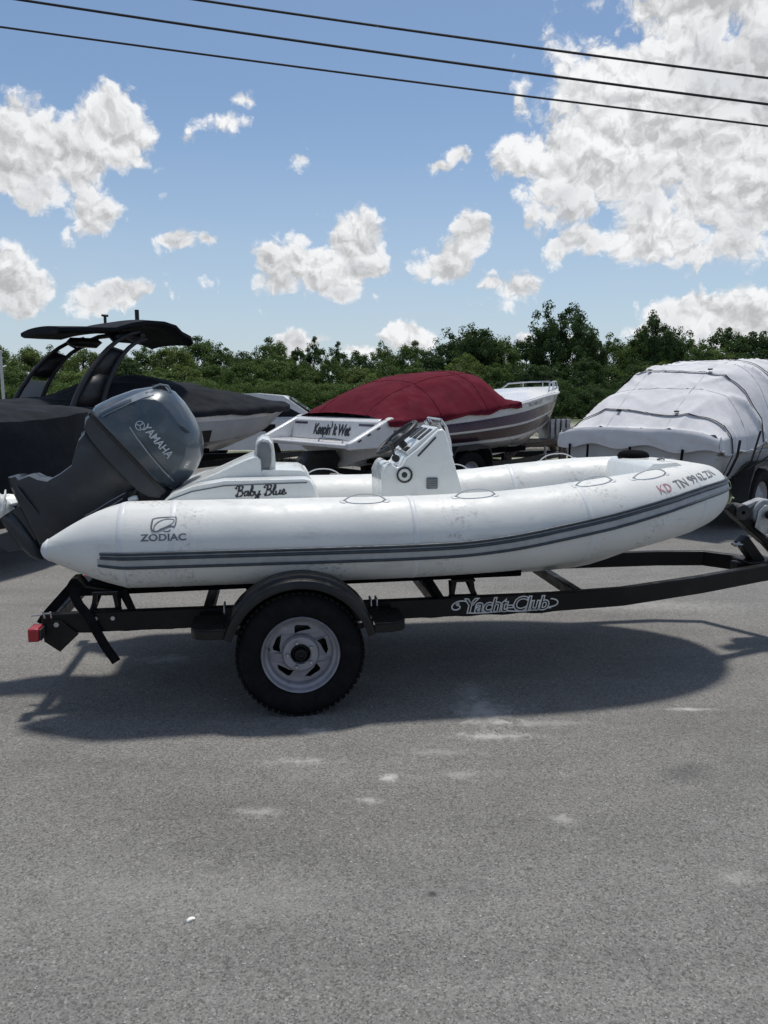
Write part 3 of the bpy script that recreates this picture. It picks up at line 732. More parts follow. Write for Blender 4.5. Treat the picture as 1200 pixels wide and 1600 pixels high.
# stern seat moulding: near and far side pods, coaming, seat, backrest
pod = [T.at(x, y, -.40) for x, y in [(252, 796), (256, 782), (268, 771), (300, 759), (350, 750), (478, 747), (487, 749), (494, 760), (500, 785), (502, 800), (250, 806)]]
for sg in (-1, 1):
    g = G(); g.pillow([(x, 0, z) for x, _, z in pod], sg*.43, sg*.27, inset=.035, p=6, rings=7); pd = g.build('side_pod', M['gel'], boat, smooth=50)
    if sg < 0: near_pod = pd
def pod_map(cx, cy, nn=-.4325):
    c = T.at(cx, cy, nn)
    return lambda x, y: (c[0]+x, nn, c[2]+y)
SCRIPT = {'B': ([[(.05, .0), (.2, .5), (.33, 1.05)], [(-.05, .75), (.1, 1.05), (.5, 1.12), (.66, .9), (.5, .62), (.25, .56), (.55, .5), (.62, .2), (.4, -.02), (.05, -.04), (-.1, .14)]], .74),
 'a': ([[(.42, .42), (.25, .5), (.05, .25), (.12, .0), (.32, .12), (.45, .48), (.42, .1), (.5, .0), (.62, .12)]], .56),
 'b': ([[(-.04, .1), (.2, .5), (.36, .98), (.26, 1.08), (.14, .5), (.12, .05), (.3, .0), (.44, .25), (.32, .44), (.54, .36)]], .52),
 'y': ([[(.0, .45), (.05, .1), (.2, .02), (.38, .2), (.47, .5), (.38, -.05), (.2, -.45), (.02, -.38), (.2, -.1), (.6, .12)]], .62),
 'l': ([[(-.04, .1), (.2, .5), (.36, .98), (.26, 1.08), (.12, .5), (.12, .05), (.25, .0), (.38, .12)]], .36),
 'u': ([[(.0, .42), (.02, .05), (.15, .0), (.32, .15), (.42, .48), (.38, .08), (.46, .0), (.6, .12)]], .55),
 'e': ([[(-.02, .12), (.2, .22), (.32, .42), (.2, .5), (.06, .25), (.12, .02), (.28, .0), (.5, .18)]], .42), ' ': ([], .38)}
def catmull(p, n=5):
    o = []
    for i in range(len(p)-1):
        a, b, c, d = p[max(0, i-1)], p[i], p[i+1], p[min(len(p)-1, i+2)]
        for k in range(n):
            t = k/n; o.append(tuple(.5*((2*b[j])+(-a[j]+c[j])*t+(2*a[j]-5*b[j]+4*c[j]-d[j])*t*t+(-a[j]+3*b[j]-3*c[j]+d[j])*t**3) for j in (0, 1)))
    return o+[tuple(p[-1])]
def script_text(txt, size, pen):
    """joined handwriting drawn as strokes, centred"""
    tot = sum(SCRIPT[c][1] for c in txt); x = -tot/2; V = []; F = []
    for c in txt:
        for st_k in SCRIPT[c][0]:
            q = catmull(st_k); wd = [size*pen*(.55+.9*abs(math.sin(i*.5+1))) for i in range(len(q))]
            v, f = ribbon2d([((x+a)*size, (b-.4)*size) for a, b in q], wd); k = len(V); V += v; F += [tuple(i+k for i in z) for z in f]
        x += SCRIPT[c][1]
    return V, F
v, f = script_text('Baby Blue', .046, .15); pm = pod_map(408, 768); g = G(); g.add([pm(x*1.08, y+.03*x) for x, y in v], f); g.build('pod_lettering', M['ink'], near_pod, smooth=0)
g = G()
for pts, wd in [([T.at(x, y, -.4328)[::2] for x, y in [(262, 782), (300, 768), (350, 759), (420, 756), (480, 754)]], .006), ([T.at(x, y, -.4328)[::2] for x, y in [(300, 790), (400, 790), (450, 787), (492, 782)]], .008)]:
    a, b = ribbon2d(pts, wd); g.add([(x, -.4328, z) for x, z in a], b)
g.build('pod_pinstripe', M['ink_grey'], near_pod, smooth=0)
cm = [T.at(x, y, -.22) for x, y in [(262, 790), (266, 770), (292, 757), (340, 738), (388, 716), (404, 711), (410, 716), (412, 745), (412, 800), (262, 806)]]
g = G(); g.pillow([(x, 0, z) for x, _, z in cm], -.26, .26, inset=.05, p=6, rings=9); g.build('seat_coaming', M['gel'], boat, smooth=50)
st = [T.at(x, y, -.20) for x, y in [(404, 736), (410, 732), (470, 733), (477, 736), (486, 760), (490, 800), (404, 800)]]
g = G(); g.pillow([(x, 0, z) for x, _, z in st], -.255, .255, inset=.03, p=6); g.build('seat_box', M['gel'], boat, smooth=50)
bk = [T.at(x, y, -.20) for x, y in [(406, 752), (399, 720), (397, 700), (401, 688), (410, 683), (420, 685), (427, 693), (430, 712), (434, 752)]]
g = G(); g.pillow([(x, 0, z) for x, _, z in bk], -.225, .225, inset=.10, p=5, rings=9); br = g.build('backrest', M['gel'], boat, smooth=55)
pad = [T.at(x, y, -.228) for x, y in [(406, 735), (402, 712), (402, 696), (407, 689), (414, 688), (421, 692), (424, 704), (424, 722), (421, 734)]]
for sg in (-1, 1):
    g = G(); g.pillow([(x, 0, z) for x, _, z in pad], sg*.240, sg*.215, inset=.10, p=4); g.build('backrest_pad', M['vinyl'], br, smooth=55)
# steering console
cs_ = [T.at(x, y, -.21) for x, y in [(598, 800), (596, 742), (603, 727), (612, 723), (620, 731), (627, 728), (634, 716), (652, 702), (684, 672), (692, 669), (697, 675), (722, 764), (724, 800)]]
g = G(); g.prism([(x, -.21, z) for x, _, z in cs_], (0, .42, 0)); con = g.build('console', M['gel'], boat, bevel=.014, bseg=3)
def con_pt(px, py, nn=-.2125): a = T.at(px, py, nn); return Vector((a[0], nn, a[2]))
c = con_pt(632, 742)
g = G(); g.lathe([(.040, -.002), (.044, .006), (.036, .008), (.034, .004), (.0335, .002)], c, (0, -1, 0), 36); sp = g.build('speaker_ring', M['blackplastic'], con)
g = G(); g.lathe([(.0345, .001), (.030, .003), (.016, .0005)], c, (0, -1, 0), 32); g.build('speaker_cone', M['cone'], sp)
g = G(); g.lathe([(.016, .001), (.013, .004), (.0005, .006)], c, (0, -1, 0), 24); g.build('speaker_dome', M['blackplastic'], sp)
c = con_pt(675, 755)
g = G(); g.box((c.x-.031, -.222, c.z-.031), (c.x+.031, -.209, c.z+.031)); vt = g.build('deck_vent', M['ink_grey'], con, bevel=.006)
for k in range(4):
    g = G(); g.box((c.x-.022, -.226, c.z-.020+k*.012), (c.x+.022, -.221, c.z-.014+k*.012)); g.build('vent_louvre', M['vinyl'], vt, bevel=.001)
# dash face: sits on the sloping aft side of the console
da = con_pt(634, 716); db = con_pt(690, 669); dd = (db-da); dl = dd.length; dd.normalize(); dn = Vector((-dd.z, 0, dd.x))
def dash(u, n, o): return da+dd*(u*dl)+dn*o+Vector((0, n+.21, 0))
def dpanel(name, u0, u1, n0, n1, o0, o1, m, parent=None, bevel=.004):
    g = G(); g.add([dash(u0, n0, o0), dash(u1, n0, o0), dash(u1, n1, o0), dash(u0, n1, o0), dash(u0, n0, o1), dash(u1, n0, o1), dash(u1, n1, o1), dash(u0, n1, o1)],
                   [(3,2,1,0),(4,5,6,7),(0,1,5,4),(1,2,6,5),(2,3,7,6),(3,0,4,7)])
    return g.build(name, m, parent or con, bevel=bevel)
dpanel('dash_panel', .08, .96, -.185, .185, -.004, .018, M['gel'], bevel=.006)
for u0, u1, n0, n1 in [(.50, .86, -.16, -.09), (.50, .86, -.03, .05), (.50, .86, .09, .16), (.12, .24, -.15, -.06)]:
    dpanel('gauge', u0, u1, n0, n1, .016, .022, M['blackplastic'], bevel=.002)
g = G(); g.add([con_pt(652, 712, -.2135)+Vector((0, 0, 0)), con_pt(654, 714, -.2135), con_pt(682, 684, -.2135), con_pt(680, 682, -.2135)], [(0, 1, 2, 3)]); g.build('console_trim', M['ink'], con, smooth=0)
# steering wheel parallel to the dash
wc = dash(.20, .0, .085)
g = G(); e1 = dd; e2 = Vector((0, 1, 0)); rad = .135
pts = [wc+e1*rad*math.cos(2*math.pi*k/36)+e2*rad*math.sin(2*math.pi*k/36) for k in range(37)]
g.tube(pts, .014, 8); sw = g.build('steering_wheel', M['blackplastic'], con, smooth=50)
for a in (.3, 2.4, 4.5):
    g = G(); g.beam(wc-dn*.02, wc+e1*rad*math.cos(a)+e2*rad*math.sin(a), .030, .008, up=tuple(dn)); g.build('spoke', M['blackplastic'], sw)
g = G(); g.tube([dash(.22, .0, .01), wc], .022, 12); g.lathe([(.045, -.02), (.045, 0), (.03, .012), (.001, .014)], wc, dn, 20); g.build('wheel_hub', M['blackplastic'], sw)
# throttle lever
g = G(); a = con_pt(618, 716, -.16); b = con_pt(611, 697, -.17); g.tube([a, b], .007, 8); g.tube([b, b+Vector((-.01, -.02, .02))], .012, 10); g.lathe([(.001, -.02), (.02, -.02), (.02, .012), (.001, .012)], a, (0, 1, 0), 18); g.build('throttle_lever', M['blackplastic'], con)
# folded windscreen frame / grab rail
g = G()
for nn in (-.17, .17):
    q = [T.at(x, y, nn) for x, y in [(690, 671), (684, 661), (689, 656), (697, 668), (703, 690), (704, 704), (706, 712)]] if nn < 0 else [T.at(x, y, -.17) for x, y in [(690, 671), (684, 661), (689, 656), (697, 668), (703, 690), (704, 704), (706, 712)]]
    g.tube([(x, nn, z) for x, _, z in q], .008, 8)
a = T.at(689, 656, -.17); g.tube([(a[0], -.17, a[2]), (a[0], .17, a[2])], .008, 8); a = T.at(703, 690, -.17); g.tube([(a[0], -.17, a[2]), (a[0], .17, a[2])], .006, 8)
g.build('grab_rail', M['steel'], con)
q = [T.at(x, y, -.17) for x, y in [(691, 674), (688, 662), (696, 672), (701, 690), (702, 700), (699, 702)]]
g = G(); g.prism([(x, -.155, z) for x, _, z in q], (0, .31, 0)); g.build('windscreen', M['glass'], con)
# little leaning seat in front of the console foot
# bow locker, step and fittings
bl = [T.at(x, y, -.18) for x, y in [(990, 780), (999, 730), (1008, 722), (1046, 720), (1054, 724), (1056, 780)]]
g = G(); g.pillow([(x, 0, z) for x, _, z in bl], -.27, .25, inset=.05, p=5); g.build('bow_locker', M['gel'], boat, smooth=50)
g = G(); a = T.at(992, 708, .12); g.loft([[(a[0]+.092*math.cos(k*math.pi/12)*q, .14+.10*math.sin(k*math.pi/12)*q, a[2]-.02+h_) for k in range(24)] for q, h_ in ((.9, -.03), (1, 0), (.97, .014), (.85, .026), (.6, .034), (.2, .037))]); g.build('bow_cushion', M['carpet'], boat, smooth=60)
g = G(); a = Vector(T.at(1034, 718, -.10)); g.tube([a+Vector((-.03, 0, 0)), a+Vector((0, -.02, .01)), a+Vector((-.005, -.05, -.03)), a+Vector((-.03, -.06, -.07))], .006, 8); g.build('bow_line', M['ink_grey'], boat)
g = G(); a = tp(4.0, 74, .002); g.lathe([(.001, .006), (.018, .006), (.026, .003), (.026, -.004)], a, (0.1, 0, 1), 20); g.build('air_valve', M['ink_grey'], boat)

# ------------------------------------------------------------------ outboard motor, tilted up
# engine frame: e_u runs up the engine, e_f to its front; tilted by 49 degrees
def c0(px, py): a = T.at(px, py, 0); return (a[0], 0, a[2])
leg_o = [c0(x, y) for x, y in [(141, 652), (150, 645), (262, 768), (240, 778), (222, 772), (214, 786), (172, 812), (132, 840), (104, 862), (66, 850), (40, 800), (18, 752), (17, 744), (24, 742), (29, 748), (47, 741), (60, 747), (76, 750), (98, 738), (117, 724), (121, 706), (128, 684), (133, 678), (138, 672)]]
g = G(); g.pillow(leg_o, -.092, .092, inset=.075, p=5, rings=9, cen=(c0(140, 745)[0], c0(140, 745)[2])); om = g.build('outboard_motor', M['navy_leg'], boat, smooth=50)
# lower pan just under the cowl
pan = [c0(x, y) for x, y in [(140, 650), (150, 640), (272, 764), (262, 778), (244, 776), (226, 766), (170, 708), (146, 678), (138, 664)]]
g = G(); g.pillow(pan, -.165, .165, inset=.10, p=3.5, rings=9); g.build('lower_pan', M['navy_leg'], om, smooth=50)
# cowling
cw = [c0(x, y) for x, y in [(147, 641), (152, 633), (178, 620), (212, 608), (238, 604), (258, 605), (272, 611), (288, 628), (304, 652), (315, 675), (318, 692), (317, 712), (309, 730), (296, 747), (278, 762), (268, 765), (262, 762)]]
g = G(); g.pillow(cw, -.20, .20, inset=.24, p=2.6, rings=13, cen=(c0(222, 690)[0], c0(222, 690)[2])); cwl = g.build('cowling', M['navy'], om, smooth=60)
# near-side surface of the cowling, for trims and a painted glint that follow it
ccx, ccz = c0(222, 690)[0], c0(222, 690)[2]
def cow_side(px, py, off=.003, n_guess=-.17):
    nn = n_guess
    for _ in range(6):
        a = T.at(px, py, nn); x, z = a[0], a[2]
        # relative radius inside outline
        d = math.hypot(x-ccx, z-ccz); ang = math.atan2(z-ccz, x-ccx); best = .2
        for i in range(len(cw)):
            p = cw[i]; q = cw[(i+1) % len(cw)]
            x1, z1, x2, z2 = p[0]-ccx, p[2]-ccz, q[0]-ccx, q[2]-ccz
            dx, dz = math.cos(ang), math.sin(ang); den = dx*(z2-z1)-dz*(x2-x1)
            if abs(den) < 1e-9: continue
            t = (x1*(z2-z1)-z1*(x2-x1))/den; u = (x1*dz-z1*dx)/den
            if t > 0 and -1e-6 <= u <= 1+1e-6: best = t; break
        rr = d/best
        if rr < .76: nn = -.20
        else: nn = -.20*min(1, (max(0, 1-rr)/.24))**(1/2.6)
    return Vector((a[0], nn-off, a[2]))
def cow_strip(name, pts, m, off=.004):
    g = G(); n = len(pts)
    g.add([cow_side(x, y, off) for x, y in pts], [tuple(range(n))]); return g.build(name, m, cwl, smooth=0)
def cow_ribbon(name, pts, wpx, m, off=.004, dens=6):
    pp = []
    for i in range(len(pts)-1):
        for k in range(dens): t = k/dens; pp.append((pts[i][0]*(1-t)+pts[i+1][0]*t, pts[i][1]*(1-t)+pts[i+1][1]*t))
    pp.append(pts[-1])
    v, f = ribbon2d(pp, wpx); g = G(); g.add([cow_side(x, y, off) for x, y in v], f); return g.build(name, m, cwl, smooth=60)
# seam between cowl and pan
g = G(); g.pillow([c0(x, y) for x, y in [(146, 644), (150, 640), (268, 764), (263, 769)]], -.172, .172, inset=.04, p=4, rings=9); g.build('cowl_seal', M['ink_black'], cwl, smooth=50)
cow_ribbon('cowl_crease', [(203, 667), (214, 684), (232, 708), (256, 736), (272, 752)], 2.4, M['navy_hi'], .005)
cow_ribbon('cowl_shoulder_glint', [(158, 647), (176, 638), (200, 626), (222, 617), (240, 612)], 10, M['navy_hi'], .004)  # pale ribbon painting the sun's reflection along the shoulder
# maker's lettering down the side
def cow_text(px, py, tilt):
    ca, sa = math.cos(tilt), math.sin(tilt)
    return lambda x, y: cow_side(px+x*ca+y*sa, py+x*sa-y*ca, .006)
letter(cow_text(246, 689, R(50)), 'YAMAHA', 17.5, 'cowl_lettering', M['ink_silver'], cwl, shear=.12, offset=.35, sx_=.88)
g = G(); fn = cow_text(219, 665, R(50)); a, b = ribbon2d([(7*math.cos(t*2*math.pi/24), 7*math.sin(t*2*math.pi/24)) for t in range(25)], 1.3); g.add([fn(x, y) for x, y in a], b)
for k in range(3):
    an = k*2*math.pi/3+math.pi/2; a, b = ribbon2d([(0, 0), (6*math.cos(an), 6*math.sin(an))], 1.3); g.add([fn(x, y) for x, y in a], b)
    a, b = ribbon2d([(4.6*math.cos(an)-1.5*math.sin(an), 4.6*math.sin(an)+1.5*math.cos(an)), (4.6*math.cos(an)+1.5*math.sin(an), 4.6*math.sin(an)-1.5*math.cos(an))], 1.1); g.add([fn(x, y) for x, y in a], b)
g.build('cowl_emblem', M['ink_silver'], cwl, smooth=0)
cow_strip('side_vent', [(280, 664), (287, 667), (298, 676), (292, 676), (284, 671)], M['ink_black'], .006)
# rear air intake at the top of the cowl
g = G(); q = [c0(x, y) for x, y in [(240, 603), (258, 602), (266, 612), (262, 620), (246, 616)]]
g.prism([(x, -.085, z+.004) for x, _, z in q], (0, .17, 0)); g.build('air_intake', M['ink_black'], cwl, bevel=.004)
g = G(); g.tube([T.at(x, y, -.088) for x, y in [(238, 606), (250, 601), (262, 603), (268, 613), (264, 621)]], .006, 8); g.tube([T.at(x, y, .088) for x, y in [(238, 606), (250, 601), (262, 603), (268, 613), (264, 621)]], .006, 8); g.build('intake_lip', M['navy_hi'], cwl)
# bracket ring at the rear of the midsection
g = G(); a = c0(137, 681); g.lathe([(.014, -.02), (.03, -.02), (.03, .02), (.014, .02), (.014, -.02)], a, (0, 1, 0), 20); g.tube([c0(133, 690), c0(126, 708), c0(121, 726)], .008, 8)
g.build('rear_bracket', M['navy_hi'], om)  # pale colour carries the sun on the bracket edge
# anti-ventilation plate, gearcase, skeg
eu = (Vector(c0(240, 690))-Vector(c0(70, 800))).normalized(); ef = Vector((eu.z, 0, -eu.x))
pc = Vector(c0(60, 792))
def ep(f_, n, u): return pc+ef*f_+eu*u+Vector((0, n, 0))
g = G(); pl = [(-.20, -.02), (-.19, -.075), (-.12, -.105), (.02, -.10), (.16, -.055), (.20, -.02)]
ol = pl+[(a, -b) for a, b in reversed(pl)]
g.loft([[ep(a, b, .0) for a, b in ol], [ep(a, b, .010) for a, b in ol]]); g.build('ventilation_plate', M['navy_leg'], om, bevel=.002)
ol = [(-.10, -.01), (-.09, -.05), (0, -.065), (.13, -.03), (.15, -.01)]; ol = ol+[(a, -b) for a, b in reversed(ol)]
g = G(); g.loft([[ep(a, b, .05) for a, b in ol], [ep(a, b, .058) for a, b in ol]]); g.build('splash_plate', M['navy_leg'], om)
g = G(); prof = [(.002, -.12), (.034, -.118), (.046, -.10), (.052, -.06), (.054, 0), (.052, .08), (.040, .15), (.020, .19), (.002, .20)]
g.lathe(prof, ep(.045, 0, -.150), ef, 24)
g.pillow([ep(-.09, 0, .02), ep(.12, 0, .02), ep(.14, 0, -.10), ep(.15, 0, -.19), ep(-.04, 0, -.19), ep(-.06, 0, -.08)], -.032, .032, inset=.06, p=3, rings=7)
g.pillow([ep(.03, 0, -.18), ep(.15, 0, -.18), ep(.11, 0, -.27), ep(.04, 0, -.29), ep(.0, 0, -.28)], -.010, .010, inset=.04, p=2, rings=5)
g.build('gearcase', M['navy_leg'], om, smooth=50)
# propeller, white painted blades
pp = ep(-.115, 0, -.150)
g = G(); g.lathe([(.001, -.06), (.030, -.055), (.040, -.03), (.045, .06), (.040, .07)], pp, ef, 24); ph = g.build('propeller', M['gel'], om)
b1 = Vector((0, 1, 0)); b2 = ef.cross(b1)
for k in range(3):
    a0 = k*2*math.pi/3+.5; g = G(); vs = []; f = []
    for i in range(7):
        r = .035+.090*i/6; wdt = .075*math.sin(math.pi*(.18+.76*i/6)); pitch = R(62-5*i)
        for j in range(5):
            t = (-1+2*j/4)*wdt
            ang = a0+t*math.sin(pitch)/max(r, .05); ax_ = t*math.cos(pitch)
            vs.append(pp+(b1*math.cos(ang)+b2*math.sin(ang))*r+ef*(ax_+.01*(1-(j/2-1)**2)))
    for i in range(6):
        for j in range(4): q = i*5+j; f.append((q, q+1, q+6, q+5))
    g.add(vs, f); o = g.build('blade', M['gel'], ph, smooth=60); so = o.modifiers.new('s', 'SOLIDIFY'); so.thickness = .006
# clamp bracket, tilt ram and hoses between engine and transom
g = G()
for n in (-.11, .11):
    q = [c0(x, y) for x, y in [(206, 764), (232, 756), (256, 772), (262, 800), (240, 802), (222, 800), (208, 790)]]
    g.prism([(x, n-.012, z) for x, _, z in q], (0, .024, 0))
g.box((c0(236, 800)[0], -.13, .80), (c0(258, 790)[0], .13, .97))
g.build('clamp_bracket', M['blackmetal'], om, bevel=.004)
g = G(); g.tube([Vector(c0(206, 785)), Vector(c0(170, 806))], .028, 12); g.tube([Vector(c0(206, 785))+Vector((0, -.05, 0)), Vector(c0(230, 772))+Vector((0, -.05, 0))], .016, 10); g.build('tilt_ram', M['blackmetal'], om)
g = G(); g.tube([Vector(c0(x, y))+Vector((0, -.13, 0)) for x, y in [(222, 758), (214, 770), (222, 782), (238, 786)]], .009, 8); g.build('steering_hose', M['blackplastic'], om)
g = G(); a = Vector(c0(217, 774)); g.lathe([(.001, .02), (.014, .018), (.018, .0), (.014, -.03)], a+Vector((0, -.14, 0)), (1, 0, .3), 14); g.build('grease_cap', M['gel'], om)
g = G(); g.tube([T.at(x, y, -.09) for x, y in [(133, 806), (150, 797), (172, 783), (196, 770)]], .0035, 6); g.tube([T.at(x, y, -.09) for x, y in [(160, 796), (176, 789), (192, 779)]], .0035, 6); g.build('leg_edge_glint', M['navy_hi'], om)  # thin pale strips painting the sunlit edges of the leg
# under-hull: black tie-down straps at the stern
st_ = thing('tie_down_strap', T, 'black webbing strap at the inflatable stern, loose end hanging below the trailer rail', 'strap')
def strap(pts, wd, nm='webbing', par=None):
    g = G(); rings = []
    P_ = [Vector(p) for p in pts]
    for i, p in enumerate(P_):
        d = (P_[min(i+1, len(P_)-1)]-P_[max(i-1, 0)]).normalized(); s_ = d.cross(Vector((0, 1, 0))).normalized()*wd/2; o = Vector((0, .003, 0))
        rings.append([p-s_-o, p+s_-o, p+s_+o, p-s_+o])
    g.loft(rings); return g.build(nm, M['strap'], par)
strap([T.at(x, y, -.40) for x, y in [(120, 908), (104, 926), (88, 944), (72, 962), (64, 975)]], .045, par=st_)
strap([T.at(x, y, -.535) for x, y in [(118, 918), (116, 930), (124, 946), (138, 962), (150, 985), (166, 1012), (182, 1034)]], .044, par=st_)
g = G(); q = [T.at(x, y, -.42) for x, y in [(104, 916), (112, 903), (122, 902), (134, 916), (176, 922), (180, 929), (112, 930)]]; g.prism([(x, -.44, z) for x, _, z in q], (0, .10, 0)); g.build('ratchet', M['strap'], st_, bevel=.003)

# loose grit lying on the asphalt
rr = random.Random(5); g = G()
for _ in range(520):
    if rr.random() < .45: px, py = rr.gauss(760, 70), rr.gauss(1130, 30)
    else: px, py = rr.uniform(-50, 1250), rr.uniform(1060, 1640)
    r_ = ray(px, py); k_ = CAM_H/-r_[2]; x, y = r_[0]*k_, r_[1]*k_; q = rr.uniform(.0015, .0042); a0 = rr.uniform(0, 6.28)
    lo_ = [(x+q*rr.uniform(.8, 1.2)*math.cos(a0+k*1.047), y+q*rr.uniform(.6, 1.1)*math.sin(a0+k*1.047), 0) for k in range(6)]
    g.loft([lo_, [(x+(p[0]-x)*.7, y+(p[1]-y)*.7, q*.8) for p in lo_]])
o = g.build('loose_grit', M['grit'], smooth=0); tag(o, 'loose pale grit scattered over the grey asphalt in front of the trailer', 'grit', kind='stuff')
# a white pebble on the asphalt
r_ = ray(298, 1438); k_ = CAM_H/-r_[2]; fp = Fr(r_[0]*k_, r_[1]*k_, 30)
g = G(); g.pillow([(-.013, 0, 0), (-.012, 0, .005), (-.004, 0, .008), (.006, 0, .0075), (.013, 0, .004), (.012, 0, 0)], -.006, .006, inset=.3, p=2); o = g.build('pebble', M['pebble'], smooth=60)
o.location = (fp.o[0], fp.o[1], 0.0); o.rotation_euler = (0, 0, R(35)); tag(o, 'small white stone lying on the grey asphalt in the foreground', 'stone')

# ================================================================== boats parked behind
class Hull:
    def __init__(s, L, B, sheer, chine, keel, rake, fine=.5, pw=2.2, bc=.86):
        s.L, s.B, s.sheer, s.chine, s.keel, s.rake, s.fine, s.pw, s.bc = L, B, sheer, chine, keel, rake, fine, pw, bc
    def b(s, u): return s.B/2*(1 if u < s.fine else max(.0, 1-((u-s.fine)/(1-s.fine))**s.pw))*(.94+.06*min(1, u/.3))
    def S(s, u, v, side=-1, off=0.0):
        """v 0 sheer, .6 chine, 1 keel"""
        b = s.b(u); zs = sm(*s.sheer, u); zc = sm(*s.chine, u); zk = sm(*s.keel, u)
        if v <= .6:
            q = v/.6; z = zs+(zc-zs)*q; n = b*(1-(1-s.bc)*q**1.3)+.025*math.sin(q*math.pi)*min(1, b*2)
        else:
            q = (v-.6)/.4; z = zc+(zk-zc)*q; n = b*s.bc*(1-q)
        x = s.L*u-s.rake*max(0, (u-.6)/.4)**2*(v**1.2)
        return Vector((x, side*(n+off), z))
    def shell(s, name, m, par, v0=0.0, v1=1.0, off=0.0, u0=0.0, u1=1.0, nu=36, nv=14, transom=True, sides=(-1, 1)):
        g = G()
        for sd2 in sides:
            vs = [s.S(u0+(u1-u0)*i/nu, v0+(v1-v0)*j/nv, sd2, off) for i in range(nu+1) for j in range(nv+1)]
            f = [(i*(nv+1)+j, (i+1)*(nv+1)+j, (i+1)*(nv+1)+j+1, i*(nv+1)+j+1) for i in range(nu) for j in range(nv)]
            g.add(vs, f)
        if transom:
            ring = [s.S(u0, v0+(v1-v0)*j/nv, -1) for j in range(nv+1)]+[s.S(u0, v1-(v1-v0)*j/nv, 1) for j in range(nv+1)]
            g.add(ring, [tuple(range(len(ring)))])
        return g.build(name, m, par, smooth=35)
    def deck(s, name, m, par, u0=0, u1=1, dz=0.0, crown=.05, nu=30):
        g = G(); rings = []
        for i in range(nu+1):
            u = u0+(u1-u0)*i/nu; p = s.S(u, 0, -1)
            rings.append([Vector((p.x, -p.y*w_ if False else p.y*w_, p.z+dz+crown*(1-w_*w_))) for w_ in (1, .66, .33, 0, -.33, -.66, -1)])
        g.loft(rings, caps=False, closed=False); return g.build(name, m, par)
def cover(h, name, m, par, hgt, u0, u1, skirt, pw, wr=.02, nu=70, nw=60, seed=0.0, wide=.03, ripple=0.0, fold=0.0):
    """canvas from gunwale to gunwale: hgt(u) crest height above the sheer, skirt(u) how far it hangs below it"""
    def pt(u, t, off=0.0):
        p = h.S(u, 0, -1); b = abs(p.y)+wide; x = p.x
        if abs(t) > .88:
            q = (abs(t)-.88)/.12; n = math.copysign(b+.012*q+off, t); z = p.z-skirt(u)*q+.01
            n += math.copysign(ripple*math.sin(x*14+seed)*q, t)
        else:
            q = abs(t)/.88; n = t/.88*(b+off*q); z = p.z+.01+hgt(u)*(1-q**pw(u))+off
        a = noise.noise(Vector((x*2.2+seed, n*2.6, z*2)))+.5*noise.noise(Vector((x*6+seed, n*6, z*5+3)))
        if fold:   # pulled creases running from the gunwales towards the crest
            fd_ = 1-min(1, abs(noise.noise(Vector((x*2.4-abs(n)*1.9+seed, abs(n)*.9+x*.6, seed))))*5)
            f2 = 1-min(1, abs(noise.noise(Vector((x*5.5+abs(n)*3.1+seed, n*1.2, 4+seed))))*6)
            z += fold*(fd_*fd_*.8+f2*f2*.4)*(.35+.65*min(1, abs(t)*1.2))
        z += wr*a; x2 = x+wr*.4*noise.noise(Vector((n*4, x*3, seed)))
        n += math.copysign(wr*.6*noise.noise(Vector((x*5, z*4, seed+7)))+(fold*.5*fd_ if fold else 0), t)
        return Vector((x2, n, z))
    g = G(); g.loft([[pt(u0+(u1-u0)*i/nu, -1+2*j/nw) for j in range(nw+1)] for i in range(nu+1)], caps=False, closed=False)
    o = g.build(name, m, par, smooth=50)
    return o, pt
